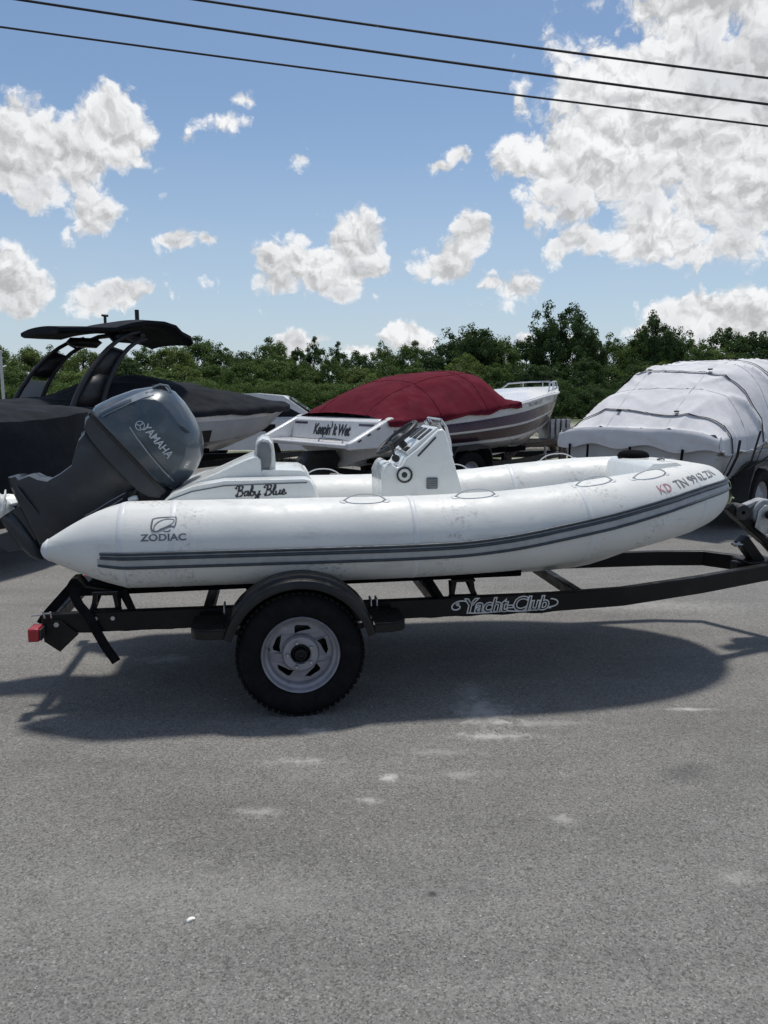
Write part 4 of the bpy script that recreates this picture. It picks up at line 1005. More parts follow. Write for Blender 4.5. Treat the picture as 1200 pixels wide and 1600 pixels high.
def frame_trailer(fr, L, B, zt, group, label, wheels_x, near_n, post=True):
    tr = thing('boat_trailer', fr, label, 'boat trailer')
    for sg in (-1, 1):
        g = G(); g.loft([[(x, y-.03, z-.05), (x, y+.03, z-.05), (x, y+.03, z+.05), (x, y-.03, z+.05)] for x, y, z in [(-.1, sg*B*.36, zt), (L*.62, sg*B*.36, zt), (L*1.10, 0.02*sg, zt)]]); g.build('frame_rail', M['blackmetal'], tr)
        g = G(); g.beam((.1, sg*B*.26, zt+.17), (L*.7, sg*B*.26, zt+.20), .10, .08); g.build('bunk', M['carpet'], tr)
        for x in (.3, L*.6): g = G(); g.box((x-.03, sg*B*.26-.03, zt+.02), (x+.03, sg*B*.26+.03, zt+.14)); g.build('bunk_bracket', M['blackmetal'], tr)
        for wx in wheels_x:
            g = G(); g.lathe([(.19, -.08), (.22, -.10), (.30, -.10), (.335, -.07), (.34, 0), (.335, .07), (.30, .10), (.22, .10), (.19, .08)], (wx, sg*(B/2-.06), .34), (0, sg, 0), 36); ty = g.build('tyre', M['tyre'], tr)
            g = G(); g.lathe([(.19, .07), (.17, .05), (.15, .03), (.08, .06), (.06, .075), (.001, .078)], (wx, sg*(B/2-.06), .34), (0, sg, 0), 30); g.build('rim', M['rim'], ty)
        a = min(wheels_x)-.45; b = max(wheels_x)+.45; g = G(); rings = []
        for k in range(17):
            t = math.pi*k/16; x = (a+b)/2-math.cos(t)*(b-a)/2; z = .34+.42*min(1, math.sin(t)*1.6)
            rings.append([(x, sg*(B/2-.20), z), (x, sg*(B/2+.06), z), (x, sg*(B/2+.06), z-.05), (x, sg*(B/2+.05), z-.05), (x, sg*(B/2+.05), z-.012), (x, sg*(B/2-.20), z-.012)])
        g.loft(rings); g.build('fender', M['blackplastic'], tr)
    for x in [0]+list(wheels_x)+[L*.6]:
        g = G(); g.box((x-.03, -B*.36+.031, zt-.05), (x+.03, B*.36-.031, zt+.03)); g.build('crossmember', M['blackmetal'], tr)
    for wx in wheels_x: g = G(); g.tube([(wx, -B/2+.02, .34), (wx, B/2-.02, .34)], .035, 10); g.build('axle', M['blackmetal'], tr)
    if post:
        g = G(); g.beam((L*1.02, 0, zt+.03), (L*.97, 0, 1.0), .08, .08, up=(1, 0, 0)); g.box((L*.93, -.07, .86), (L*1.0, .07, .98)); g.build('winch_post', M['blackmetal'], tr)
        g = G(); g.tube([(L*1.18, .12, .10), (L*1.18, .12, .85)], .03, 12); g.tube([(L*1.18, .12, .84), (L*1.18, -.02, .84)], .01, 6); g.lathe([(.001, -.03), (.08, -.03), (.08, .03), (.001, .03)], (L*1.18, .12, .08), (0, 1, 0), 18); g.build('tongue_jack', M['galv'], tr)
        g = G(); g.beam((L*1.02, 0, zt), (L*1.28, 0, zt), .08, .08); g.build('tongue', M['blackmetal'], tr)
    return tr

# ---- white speedboat with a maroon cover
aM = 40; cM = (.10, 10.25); BM = 2.35
FM = Fr(cM[0]-math.sin(R(aM))*BM/2, cM[1]+math.cos(R(aM))*BM/2, aM)
hM = Hull(5.08, BM, ([0, .3, .5, .75, 1], [1.13, 1.25, 1.37, 1.52, 1.56]), ([0, .5, .8, 1], [.70, .78, 1.0, 1.42]), ([0, .5, .75, .92, 1], [.46, .44, .52, .85, 1.36]), .40, fine=.42, pw=2.0)
mb = thing('speedboat', FM, 'white speedboat with dark red canvas cover and plum side bands, behind the white inflatable', 'boat')
hl = hM.shell('hull', M['hull_white'], mb)
hM.shell('hull_band', M['purple'], hl, .16, .32, .006, .02, .955, transom=False)
hM.shell('hull_band', M['plum_dark'], hl, .36, .52, .006, .02, .90, transom=False)
hM.deck('deck', M['hull_white'], mb, .0, .995, 0.004, .10)
g = G()
for sg in (-1, 1): g.tube([hM.S(u/30, 0.02, sg, .012) for u in range(0, 31)], .018, 8)
g.build('rub_rail', M['hull_white'], mb)
cvM = cover(hM, 'boat_cover', M['maroon'], mb, lambda u: sm([0, .04, .10, .18, .27, .38, .425, .47, .52], [.10, .24, .39, .50, .575, .565, .51, .24, .03], u), -.005, .52, lambda u: .06+.02*math.sin(u*40), lambda u: sm([0, .28, .42, .52], [3.0, 3.0, 3.4, 2.4], u), wr=.010, seed=2.0, fold=.018, nu=110, nw=90)
ptM = cvM[1]
def seam_on(pt, name, pts_ut, m, par, wd=.012, off=.006):
    g = G(); P_ = [pt(u, t, off) for u, t in pts_ut]; g.tube(P_, wd/2, 6); return g.build(name, m, par)
M['maroon_seam'] = mat('maroon_hem', (.082, .008, .016), .9, spec=.05)
for t in (-.42, .42): seam_on(ptM, 'cover_seam', [(k/40*.515, t+.10*(k/40-.5)) for k in range(41)], M['maroon_seam'], mb, .008, .002)
for u in (.18, .36): seam_on(ptM, 'cover_seam', [(u, -.95+1.9*k/50) for k in range(51)], M['maroon_seam'], mb, .008, .002)
for t in (-1, 1): seam_on(ptM, 'cover_hem', [(k/60*.518, t) for k in range(61)], M['maroon_seam'], mb, .022, .0)
# bow rail
g = G()
for sg in (-1, 1):
    g.tube([hM.S(.80, 0, sg, -.10)+Vector((0, 0, .04)), hM.S(.83, 0, sg, -.12)+Vector((0, 0, .17)), hM.S(.90, 0, sg, -.10)+Vector((0, 0, .19)), hM.S(.965, 0, sg, -.06)+Vector((0, 0, .19)), hM.S(.985, 0, sg, -.04)+Vector((0, 0, .14)), hM.S(.965, 0, sg, -.05)+Vector((0, 0, .03))], .014, 8)
    for u in (.88, .94): g.tube([hM.S(u, 0, sg, -.10)+Vector((0, 0, .02)), hM.S(u, 0, sg, -.10)+Vector((0, 0, .19))], .011, 6)
g.build('bow_rail', M['steel'], mb)
# transom wall, swim platform and its side wings
hb = BM/2
g = G(); g.box((-.62, -hb*.93, .80), (-.002, hb*.93, .86)); g.build('swim_platform', M['hull_white'], mb, bevel=.02)
for sg in (-1, 1):
    g = G(); y0 = sg*hb*.95; g.prism([(-.66, y0, .79), (-.66, y0, .88), (-.56, y0, .92), (.05, y0, 1.20), (.10, y0, 1.20), (.10, y0, .80)], (0, -sg*.10, 0)); wg = g.build('stern_wing', M['hull_white'], mb, bevel=.02)
    for k in range(3):
        g = G(); x = -.52+.16*k; z = .93+.075*k; g.beam((x, y0+sg*.004-.0, z-.035), (x+.05, y0+sg*.004, z-.012), .012, .02); g.build('wing_slot', M['ink'], wg)
g = G(); g.prism([(-.16, -hb*.85, .862), (-.10, -hb*.85, 1.14), (-.004, -hb*.85, 1.19), (-.004, -hb*.85, .862)], (0, 2*hb*.85, 0)); tw = g.build('transom_wall', M['hull_white'], mb, bevel=.015)
def tw_map(x, y):   # written on the aft face of the transom wall, read from astern
    zz = 1.0+y; xx = -.16+(zz-.862)*(.06/.278)
    return (xx-.006, -x, zz)
letter(tw_map, "Keepin' It Wet", .215, 'name_lettering', M['ink'], tw, sx_=.74, space=.92, offset=.008, shear=.2)
letter(lambda x, y: tw_map(x, y+.115), 'SL', .05, 'small_lettering', M['ink_grey'], tw)
for n0, n1 in ((.62, .95), (-.95, -.62)):
    g = G(); g.add([tw_map(-n0, .075), tw_map(-n1, .075), tw_map(-n1, .105), tw_map(-n0, .105)], [(0, 1, 2, 3)]); g.build('transom_stripe', M['purple'], tw, smooth=0)
g = G(); g.tube([(-.50, -.75, .862), (-.48, -.75, .90), (-.50, -.60, .915), (-.50, -.35, .915), (-.48, -.2, .90), (-.50, -.2, .862)], .012, 8); g.build('platform_cleat', M['steel'], mb)
# outdrive under the platform
g = G(); g.pillow([(-.60, 0, .72), (-.10, 0, .72), (-.02, 0, .60), (-.08, 0, .50), (-.25, 0, .36), (-.36, 0, .20), (-.55, 0, .22), (-.60, 0, .40), (-.72, 0, .46), (-.74, 0, .56)], -.12, .12, inset=.12, p=3); od = g.build('outdrive', M['blackplastic'], mb, smooth=50)
g = G(); g.lathe([(.001, -.1), (.04, -.09), (.05, .1)], (-.70, 0, .30), (1, 0, 0), 16)
for k in range(3):
    a = k*2.094; c = Vector((-.70, 0, .30)); d = Vector((0, math.cos(a), math.sin(a))); e = Vector((.5, -math.sin(a), math.cos(a)))
    g.add([c+d*.04-e*.03, c+d*.16-e*.07, c+d*.20+e*.0, c+d*.15+e*.07, c+d*.04+e*.03], [(0, 1, 2, 3, 4)])
g.build('propeller', M['galv'], od)
# registration numbers and bow badge, laid on the hull side
def side_map(h, u0, v0, L_, off=.009):
    return lambda x, y: h.S(u0+x/L_, v0-y*.75, -1, off)
letter(side_map(hM, .62, .085, 5.15), 'TN 5406 CK', .11, 'registration_lettering', M['ink_grey'], hl, sx_=.9)
letter(side_map(hM, .745, .085, 5.15), '17', .11, 'registration_sticker', M['ink_red'], hl)
g = G(); a, b = ribbon2d([(.11*math.cos(t*math.pi/12), .05*math.sin(t*math.pi/12)) for t in range(25)], .014); fn = side_map(hM, .90, .24, 5.15, .012); g.add([fn(x, y) for x, y in a], b)
a, b = ribbon2d([(-.06, -.01), (0, .03), (.06, -.015)], .014); g.add([fn(x, y) for x, y in a], b); g.build('bow_badge', M['hull_white'], hl, smooth=0)
frame_trailer(FM, 4.9, 2.2, .42, None, 'black trailer carrying the white speedboat with the dark red cover', [1.6], -1)

# ---- runabout under a pale grey canvas at the right
aG = 42; cG = (3.53, 8.0); BG = 2.0
FG = Fr(cG[0]-math.sin(R(aG))*BG/2, cG[1]+math.cos(R(aG))*BG/2, aG)
hG = Hull(5.2, BG, ([0, .3, .6, .85, 1], [1.02, 1.08, 1.16, 1.24, 1.28]), ([0, .5, .8, 1], [.55, .58, .75, 1.1]), ([0, .5, .75, .92, 1], [.36, .36, .45, .75, 1.05]), .7, fine=.45)
gb = thing('runabout', FG, 'boat wrapped in a pale grey canvas cover with black straps, parked at the right edge', 'boat')
hG.shell('hull', M['hull_grey'], gb)
hgt_g = lambda u: sm([0, .05, .12, .22, .35, .50, .65, .8, 1], [.09, .31, .54, .78, .82, .76, .64, .4, .1], u)
cv, ptg = cover(hG, 'boat_cover', M['canvas_grey'], gb, hgt_g, -.012, .99, lambda u: .14+.03*math.sin(u*23)+.015*math.sin(u*61), lambda u: sm([0, .15, .4, .6, 1], [5.5, 4.5, 5.5, 4.0, 2.5], u), wr=.010, seed=11.0, ripple=.010, fold=.046, nu=170, nw=130)
# canvas drop over the transom
g = G(); rings = []
ov = hG.S(-.012, 0, -1); bb = abs(ov.y)+.03
for j in range(41):
    t = -1+2*j/40; n = t*bb*1.025; top = ov.z+.02+hgt_g(0)*(1-min(1, abs(t)/.99)**5.5); bot = ov.z-.10-.03*math.sin(t*9)-.03*abs(t)
    rings.append([(ov.x+.0-(.012+.006*math.sin(n*9+k))*math.sin(math.pi*k/8*.9)-.016*(k > 0), n*(1+.01*k/8), top+(bot-top)*k/8) for k in range(9)])
g.loft(rings, caps=False, closed=False); g.build('cover_skirt', M['canvas_grey'], gb, smooth=60)
def gcov(u, t, off=.012): return ptg(u, t, off)
M['hem'] = mat('pale_hem', (.50, .50, .52), .85, spec=.1)
for t in (-1, 1): seam_on(ptg, 'cover_hem', [(-.01+k/90*.98, t) for k in range(91)], M['hem'], gb, .022, .0)
for u in (.11, .235, .38): seam_on(ptg, 'cover_seam', [(u, -.97+1.94*k/80) for k in range(81)], M['hem'], gb, .007, .0005)
for t in (-.30, .34): seam_on(ptg, 'cover_seam', [(k/60*.9, t) for k in range(61)], M['hem'], gb, .007, .0005)
for u in (.035, .17, .30, .45):
    for nm in (0,):
        g = G(); pts = [gcov(u+.006*math.sin(t*5), t, .012) for t in [-1+2*k/90 for k in range(91)]]
        lo = hG.S(u, .55, -1, .03); pts = [Vector((lo.x+.12, lo.y, lo.z))]+pts+[Vector((lo.x+.12, -lo.y, lo.z))]
        rings = []
        for i, p in enumerate(pts): rings.append([p+Vector((-.011, 0, 0)), p+Vector((.011, 0, 0)), p+Vector((.011, 0, .005)), p+Vector((-.011, 0, .005))])
        g.loft(rings); g.build('cover_strap', M['strap'], gb)
        for t in (-.32, .30): g = G(); p = gcov(u, t, .03); g.box(p-Vector((.02, .022, .008)), p+Vector((.02, .022, .008))); g.build('buckle', M['strap'], gb, bevel=.003)
for n in (-.62, .0, .55, .80):
    g = G(); g.beam((-.12, n, ov.z-.10), (-.03, n+.07, .55), .03, .006, up=(1, 0, 0)); g.build('hanging_strap', M['strap'], gb)
# ropes at the near corner
g = G(); g.tube([(.25, -1.06, 1.02), (.16, -1.08, .86), (.02, -1.07, .70), (-.03, -1.02, .58)], .014, 8); g.tube([(.75, -1.06, 1.10), (.50, -1.09, .80), (.12, -1.06, .64)], .012, 8); g.tube([(1.6, -1.08, 1.05), (.9, -1.10, .82), (.12, -1.07, .62)], .010, 8); g.build('cover_rope', M['strap'], gb)
g = G()
g.tube([hG.S(u/20, .22, -1, .01) for u in range(0, 21)], .02, 6); g.build('rub_rail', M['hull_grey'], gb)
frame_trailer(FG, 4.9, 2.0, .34, None, 'black trailer under the boat with the pale grey canvas cover', [1.0, 1.75], -1, post=False)
# ---- folded black outboard bracket box beside the corner
# ---- wakeboard boat with black cover and tower at the left
FB = Fr(-4.33, 9.55, 45)
o0 = FB.o; BB = 2.4
hB = Hull(6.3, BB, ([0, .3, .6, .85, 1], [1.20, 1.24, 1.27, 1.30, 1.32]), ([0, .5, .8, 1], [.72, .74, .85, 1.10]), ([0, .5, .75, .92, 1], [.48, .48, .56, .82, 1.1]), .7, fine=.55)
def place_from(px, py, Y, yaw, x, n):
    """frame whose local (x, n) sits where a pixel meets depth Y"""
    r = ray(px, py); k = Y/r[1]; X = r[0]*k; a = R(yaw)
    return Fr(X-x*math.cos(a)+n*math.sin(a), Y-x*math.sin(a)-n*math.cos(a), yaw)
FB = place_from(150, 640, 10.5, 45, 2.1, -1.12)
wb = thing('wakeboard_boat', FB, 'wakeboard boat under a black cover with a black tower and bimini top, at the left', 'boat')
hl = hB.shell('hull', M['hull_grey'], wb)
hB.shell('hull_band', M['hull_white'], hl, .02, .20, .006, .0, .97, transom=False)
hB.shell('hull_band', M['mesh_black'], hl, .36, .58, .006, .0, .62, transom=False)
hB.deck('deck', M['hull_white'], wb, 0, .99, .004, .05)
cover(hB, 'boat_cover', M['canvas_black'], wb, lambda u: sm([0, .12, .30, .42, .52, .64, .82, 1], [.10, .18, .22, .46, .52, .42, .20, .02], u), -.01, .98, lambda u: .10, lambda u: sm([0, .3, .5, 1], [3.0, 2.6, 2.0, 1.8], u), wr=.03, seed=5.0)
# tower: two ladder legs leaning forward and a canvas top
def leg(n):
    g = G(); sg = -1 if n < 0 else 1
    def pt(u, w_):  # u 0..1 up the leg, w_ -1..1 aft/fore rail
        x = 2.00+ .95*u**1.25; wd = .26-.10*u; z = 1.32+1.02*math.sin(u*math.pi/2*.92)/math.sin(math.pi/2*.92)
        return Vector((x+w_*wd/2*1.6-.08*w_*u, n*(1-.16*u), z+(-.05*w_*u)))
    for w_ in (-1, 1): g.tube([pt(k/10, w_) for k in range(11)], [.038-.012*k/10 for k in range(11)], 10)
    for u in (.0, .62, .80): g.tube([pt(u, -1), pt(u, 1)], .020, 8)
    lg = g.build('tower_leg', M['mesh_black'], wb)
    g = G(); g.add([pt(.32, -1), pt(.42, -1), pt(.52, -1), pt(.62, -1), pt(.62, 1), pt(.52, 1), pt(.42, 1), pt(.32, 1)], [(0, 1, 6, 7), (1, 2, 5, 6), (2, 3, 4, 5)]); 
    if sg < 0: g.add([pt(.02, -1), pt(.12, -1), pt(.22, -1), pt(.32, -1), pt(.32, 1), pt(.22, 1), pt(.12, 1), pt(.02, 1)], [(0, 1, 6, 7), (1, 2, 5, 6), (2, 3, 4, 5)])
    o = g.build('leg_panel', M['mesh_black'], lg, smooth=60); so = o.modifiers.new('s', 'SOLIDIFY'); so.thickness = .02
    if sg > 0:
        g = G(); g.add([pt(.03, -.8), pt(.27, -.8), pt(.27, .8), pt(.03, .8)], [(0, 1, 2, 3)]); o = g.build('leg_window', M['hull_grey'], lg, smooth=0); so = o.modifiers.new('s', 'SOLIDIFY'); so.thickness = .01
    return pt
ptn = leg(-1.08); ptf = leg(1.08)
g = G(); g.tube([ptn(1, 0), ptn(1, 0)+Vector((.05, .3, .06)), ptf(1, 0)+Vector((.05, -.3, .06)), ptf(1, 0)], .035, 10); g.build('tower_crossbar', M['mesh_black'], wb)
# bimini canvas: peaked front to back
g = G(); rings = []
prof = [(-.80, .05, .70), (-.50, .06, .90), (-.15, .07, 1.0), (.10, .15, 1.0), (.35, .20, 1.0), (.60, .20, 1.0), (.80, .16, .98), (.93, .08, .92), (1.15, .03, .80), (1.24, -.03, .70)]
zc0 = ptn(1, 0).z+.06; xc0 = ptn(1, 0).x-.30
for x, z, wd in prof:
    r1 = []; 
    for k in range(13):
        t = -1+2*k/12; r1.append((xc0+x, t*wd, zc0+z-.05*abs(t)**2.4))
    for k in range(13):
        t = 1-2*k/12; r1.append((xc0+x, t*wd, zc0+z-.05*abs(t)**2.4-.045-.05*(abs(t) < .9)))
    rings.append(r1)
g.loft(rings); g.build('bimini_top', M['canvas_black'], wb, smooth=50)
for x, n, zz, hh, rr in [(.30, .25, .10, .20, .022), (.62, -.15, .12, .26, .032)]:
    g = G(); g.tube([(xc0+x, n, zc0+zz), (xc0+x, n, zc0+zz+hh)], rr, 10)
    if rr < .03: g.tube([(xc0+x-.05, n, zc0+zz+hh), (xc0+x+.05, n, zc0+zz+hh)], .018, 8)
    g.build('tower_light', M['mesh_black'], wb)
for n in (-.72, .72):
    g = G(); g.pillow([(xc0-.05, 0, zc0-.16), (xc0+.35, 0, zc0-.17), (xc0+.45, 0, zc0-.08), (xc0+.35, 0, zc0-.01), (xc0-.05, 0, zc0-.02), (xc0-.12, 0, zc0-.09)], n-.10, n+.10, inset=.2); g.build('tower_speaker', M['mesh_black'], wb, smooth=60)
frame_trailer(FB, 5.9, 2.4, .42, None, 'black tandem trailer under the wakeboard boat at the left', [1.9, 2.75], -1)

# ---- nearer boat wholly under black canvas, running off the left edge
FA = place_from(133, 642, 7.6, 42, 5.4, -.15)
hA = Hull(5.6, 2.3, ([0, .3, .6, .85, 1], [1.12, 1.16, 1.22, 1.28, 1.32]), ([0, .5, .8, 1], [.45, .47, .6, .9]), ([0, .5, .75, .92, 1], [.22, .22, .3, .6, .9]), .5, fine=.62, pw=2.6)
ab = thing('covered_boat', FA, 'low boat under a dull black canvas at the left edge, directly behind the outboard motor', 'boat')
hA.shell('hull', M['mesh_black'], ab)  # black and set low, so its colour stands in for the boat's shadow
cover(hA, 'boat_cover', M['canvas_black'], ab, lambda u: sm([0, .2, .5, .8, 1], [.2, .30, .30, .16, .02], u), .0, .995, lambda u: .70, lambda u: 2.2, wr=.03, seed=9.0)
letter(lambda x, y: hA.S(.80+x/5.6, .42-y*.9, -1, .05), 'SURF', .14, 'hull_lettering', M['ink_grey'], ab, shear=.2)
frame_trailer(FA, 5.2, 2.3, .36, None, 'black trailer under the low boat with the dull black canvas at the left edge', [2.2, 3.0], -1)

# ---- white car behind the boats
FC = Fr(-2.62, 17.6, 3)
car = thing('parked_car', FC, 'white hatchback parked behind the boats, only its roof and dark windows showing', 'car')
def carsec(x, half):  # simple body rings
    return None
body = [(-2.1, .55), (-2.12, .85), (-1.95, 1.0), (-1.3, 1.02), (1.05, .98), (1.75, .88), (2.1, .74), (2.15, .5), (2.1, .30), (-2.05, .30)]
g = G(); g.pillow([(x, 0, z) for x, z in body], -.88, .88, inset=.05, p=5, rings=9); bd = g.build('body', M['carwhite'], car, smooth=45)
cab = [(-1.95, .98), (-1.60, 1.38), (-1.2, 1.50), (-.2, 1.545), (.42, 1.49), (1.15, .98)]
g = G(); g.pillow([(x, 0, z) for x, z in cab], -.74, .74, inset=.03, p=4, rings=9); cb_ = g.build('cabin', M['carwhite'], car, smooth=45)
for sg in (-1, 1):
    for q in ([(-1.72, 1.03), (-1.46, 1.29), (-1.0, 1.37), (-.62, 1.385), (-.62, 1.03)], [(-.55, 1.03), (-.55, 1.385), (-.1, 1.40), (.25, 1.37), (.88, 1.03)]):
        g = G(); g.prism([(x, sg*.735, z) for x, z in q], (0, sg*.012, 0)); g.build('window', M['glass'], cb_)
    for x in (-1.35, 1.35):
        g = G(); g.lathe([(.2, -.1), (.3, -.1), (.32, 0), (.3, .1), (.2, .1), (.18, .06), (.001, .08)], (x, sg*.78, .32), (0, sg, 0), 28); g.build('wheel', M['tyre'], car)
g = G(); g.prism([(1.12, -.62, 1.02), (.50, -.58, 1.44), (.50, .58, 1.44), (1.12, .62, 1.02)], (.012, 0, .012)); g.build('windscreen', M['glass'], cb_)
g = G(); g.prism([(-1.92, -.62, 1.03), (-1.62, -.58, 1.31), (-1.62, .58, 1.31), (-1.92, .62, 1.03)], (-.012, 0, .012)); g.build('rear_window', M['glass'], cb_)
for sg in (-1, 1):
    g = G(); g.box((2.06, sg*.55-.15, .60), (2.14, sg*.55+.15, .72)); g.build('headlight', M['glass'], bd, bevel=.02)

# ---- small trailer tongue and pallets seen between the red and the grey boat
FU = place_from(872, 700, 13.5, 12, 0, 0)
ut = thing('utility_trailer', FU, 'rusty trailer drawbar with a jack and grey crate, between the red-covered and grey-covered boats', 'trailer')
g = G(); g.beam((-.95, 0, .40), (-.70, 0, .62), .07, .07); g.beam((-.70, 0, .62), (.05, 0, .70), .07, .07); g.beam((-.95, 0, .10), (-.95, 0, .42), .06, .06, up=(1, 0, 0)); g.build('drawbar', M['rusty'], ut)
g = G(); g.tube([(.05, 0, .05), (.05, 0, .80)], .035, 12); g.tube([(.05, 0, .80), (.18, 0, .84)], .014, 8); g.box((-.04, -.09, .0), (.14, .09, .03)); g.build('jack', M['rusty'], ut)
g = G(); g.tube([(-.22, .05, .08), (-.22, .05, .62)], .025, 8); g.build('safety_chain', M['galv'], ut)
for k in range(4):
    g = G(); g.box((-.10+k*.10, .10, .74), (-.035+k*.10, .14, 1.08)); g.build('crate_slat', M['galv'], ut, bevel=.004)
for z in (.76, 1.02):
    g = G(); g.box((-.12, .141, z), (.30, .17, z+.06)); g.build('crate_rail', M['galv'], ut)
g = G(); g.box((-.12, .17, .72), (.30, .60, 1.06)); g.build('crate', M['galv'], ut, bevel=.01)
g = G(); g.box((-.85, .18, .66), (.35, .55, .72)); g.build('trailer_bed', M['wood'], ut)
g = G(); g.box((-.80, .3, .58), (.30, .36, .66)); g.box((-.80, .3, 0), (-.74, .36, .62)); g.box((.24, .3, 0), (.30, .36, .62)); g.build('bed_frame', M['rusty'], ut)
FP = place_from(960, 690, 22, 2, 0, 0)
# low timber kerb logs along the gravel edge
for i, (px, py, L_) in enumerate([(905, 672, 3.4), (830, 700, 3.0), (765, 706, 2.8)]):
    r = ray(px, py); k = CAM_H/-r[2]*.92; g = G(); g.tube([(-L_/2, 0, .14), (L_/2, 0, .14)], .14, 14); o = g.build('timber_log', M['wood'], smooth=40)
    o.location = (r[0]*k, r[1]*k, 0); o.rotation_euler = (0, 0, R(4-3*i))
    tag(o, ['pale timber log farthest back on the gravel, behind the grey-covered boat', 'pale timber log lying between the red-covered and the grey-covered boats', 'pale timber log lying below the bow of the red-covered boat'][i], 'log', 'timber logs edging the gravel')
# pole at the far left
g = G(); r = ray(12, 640); g.tube([(0, 0, 0), (0, 0, 2.9)], .05, 10); g.lathe([(.001, 2.98), (.06, 2.96), (.07, 2.9), (.05, 2.88)], (0, 0, 0), (0, 0, 1), 12); o = g.build('post', M['galv']); o.location = (r[0]*26, 26, 0); tag(o, 'thin grey metal post in front of the trees at the far left', 'post')

# ------------------------------------------------------------------ overhead cables
def wpt(px, py, Y): r = ray(px, py); k = Y/r[1]; return Vector((r[0]*k, Y, CAM_H+r[2]*k))
for i, (pts, Y, rr) in enumerate([([(310, 0), (600, 42), (900, 85), (1200, 122)], 15.0, .022), ([(20, -2), (600, 83), (900, 128), (1200, 163)], 15.6, .024), ([(0, 42), (600, 122), (900, 164), (1200, 197)], 16.2, .020)]):
    a = wpt(*pts[0], Y); b = wpt(*pts[1], Y); c = wpt(*pts[2], Y); d = wpt(*pts[3], Y)
    # quadratic fit through first, second and last point
    X = [a.x, b.x, d.x]; Z = [a.z, b.z, d.z]
    def quad(x):
        return sum(Z[j]*math.prod((x-X[m])/(X[j]-X[m]) for m in range(3) if m != j) for j in range(3))
    s_end = []
    path = [Vector((x, Y, quad(x))) for x in [-26+52*k/60 for k in range(61)]]
    g = G(); g.tube(path, rr, 8); o = g.build('overhead_cable', M['cable'])
    # twisted-on second strand gives the cable its uneven edge
    tag(o, ['uppermost of the three overhead cables, leaving the picture at the top', 'middle and thickest of the three overhead cables', 'lowest and thinnest of the three overhead cables'][i], 'cable', 'overhead cables across the sky')

# ------------------------------------------------------------------ trees
def make_tree(seed, Ht, W, matl, nl, clumps, size, low=.18, rag=.22, peak=.28):
    """tapered trunk with limbs; the crown is thousands of leaf sprays gathered in loose clumps"""
    rr = random.Random(seed); v = []; f = []; tn = []; g = G()
    trunk = [Vector((0, 0, -.1)), Vector((rr.uniform(-.1, .1), rr.uniform(-.1, .1), Ht*.35)), Vector((rr.uniform(-.3, .3), rr.uniform(-.3, .3), Ht*.62)), Vector((rr.uniform(-.4, .4), rr.uniform(-.4, .4), Ht*.90))]
    g.tube(trunk, [Ht*.020, Ht*.015, Ht*.010, Ht*.003], 8)
    cz = Ht*(low+1)/2; rz = Ht*(1-low)/2; so = rr.uniform(0, 90)
    for k in range(clumps):
        d = Vector((rr.gauss(0, 1), rr.gauss(0, 1), rr.gauss(.25, 1))).normalized()
        lob = 1+rag*1.6*noise.noise(d*1.7+Vector((so, 0, 0)))
        q = rr.uniform(.35, 1.0)**.45*lob
        h = d.z*q
        wdt = W/2*(1 if h < 0 else 1-peak*h)
        c = Vector((d.x*wdt*q, d.y*wdt*q, cz+h*rz*1.0))
        r0 = W*rr.uniform(.055, .125); tone0 = rr.random()
        for _ in range(int(nl/clumps*rr.uniform(.6, 1.4))):
            e_ = Vector((rr.gauss(0, 1), rr.gauss(0, 1), rr.gauss(0, 1))).normalized()*(rr.random()**.45); p = c+Vector((e_.x*r0*1.15, e_.y*r0*1.15, e_.z*r0*.9))
            s_ = size*rr.uniform(.55, 1.35)
            a = ((p-c).normalized()*.6+d*.35+Vector((rr.gauss(0, .55), rr.gauss(0, .55), rr.gauss(.35, .5)))).normalized()
            t1 = a.cross(Vector((rr.gauss(0, 1), rr.gauss(0, 1), rr.gauss(0, 1)))).normalized(); t2 = a.cross(t1)
            kk = len(v)
            v += [tuple(p-t1*s_), tuple(p+t2*s_*.55+a*s_*.15), tuple(p+t1*s_), tuple(p-t2*s_*.55-a*s_*.1)]
            f.append((kk, kk+1, kk+2, kk+3)); tn.append(.55*tone0+.45*rr.random())
        if k % 7 == 0:
            base = trunk[1].lerp(trunk[3], max(0, min(1, (c.z/Ht-.35)/.6)))
            g.tube([base-Vector((0, 0, Ht*.08)), (base+c)/2, c], [Ht*.007, Ht*.004, Ht*.0015], 5)
    me = bpy.data.meshes.new('crown'); me.from_pydata(v, [], f); me.materials.append(matl)
    at = me.attributes.new('tone', 'FLOAT', 'FACE'); at.data.foreach_set('value', tn)
    tm = bpy.data.meshes.new('trunk'); tm.from_pydata(g.v, [], g.f); tm.materials.append(M['bark'])
    return me, tm, Ht
KIND = {
 'mid': [make_tree(s, 8.0, 6.2, M['leaf_mid'], 12000, 130, .115) for s in (1, 2, 3)],
 'dark': [make_tree(s, 8.0, 6.0, M['leaf_dark'], 12000, 130, .115) for s in (4, 5, 6)],
 'light': [make_tree(s, 8.0, 6.4, M['leaf_light'], 12000, 130, .118) for s in (7, 8, 15)],
 'tall': [make_tree(s, 8.0, 4.0, M['leaf_dark'], 9500, 100, .105, low=.12) for s in (9, 10)],
 'airy': [make_tree(s, 8.0, 5.6, M['leaf_dark'], 8500, 60, .11, low=.30, rag=.5, peak=.05) for s in (11, 17)],
 'bush': [make_tree(s, 8.0, 12.0, M['leaf_mid'], 11000, 130, .17, low=.0, rag=.4) for s in (12, 13)],
 'bushd': [make_tree(s, 8.0, 12.0, M['leaf_dark'], 11000, 130, .17, low=.0, rag=.4) for s in (14, 16)],
}
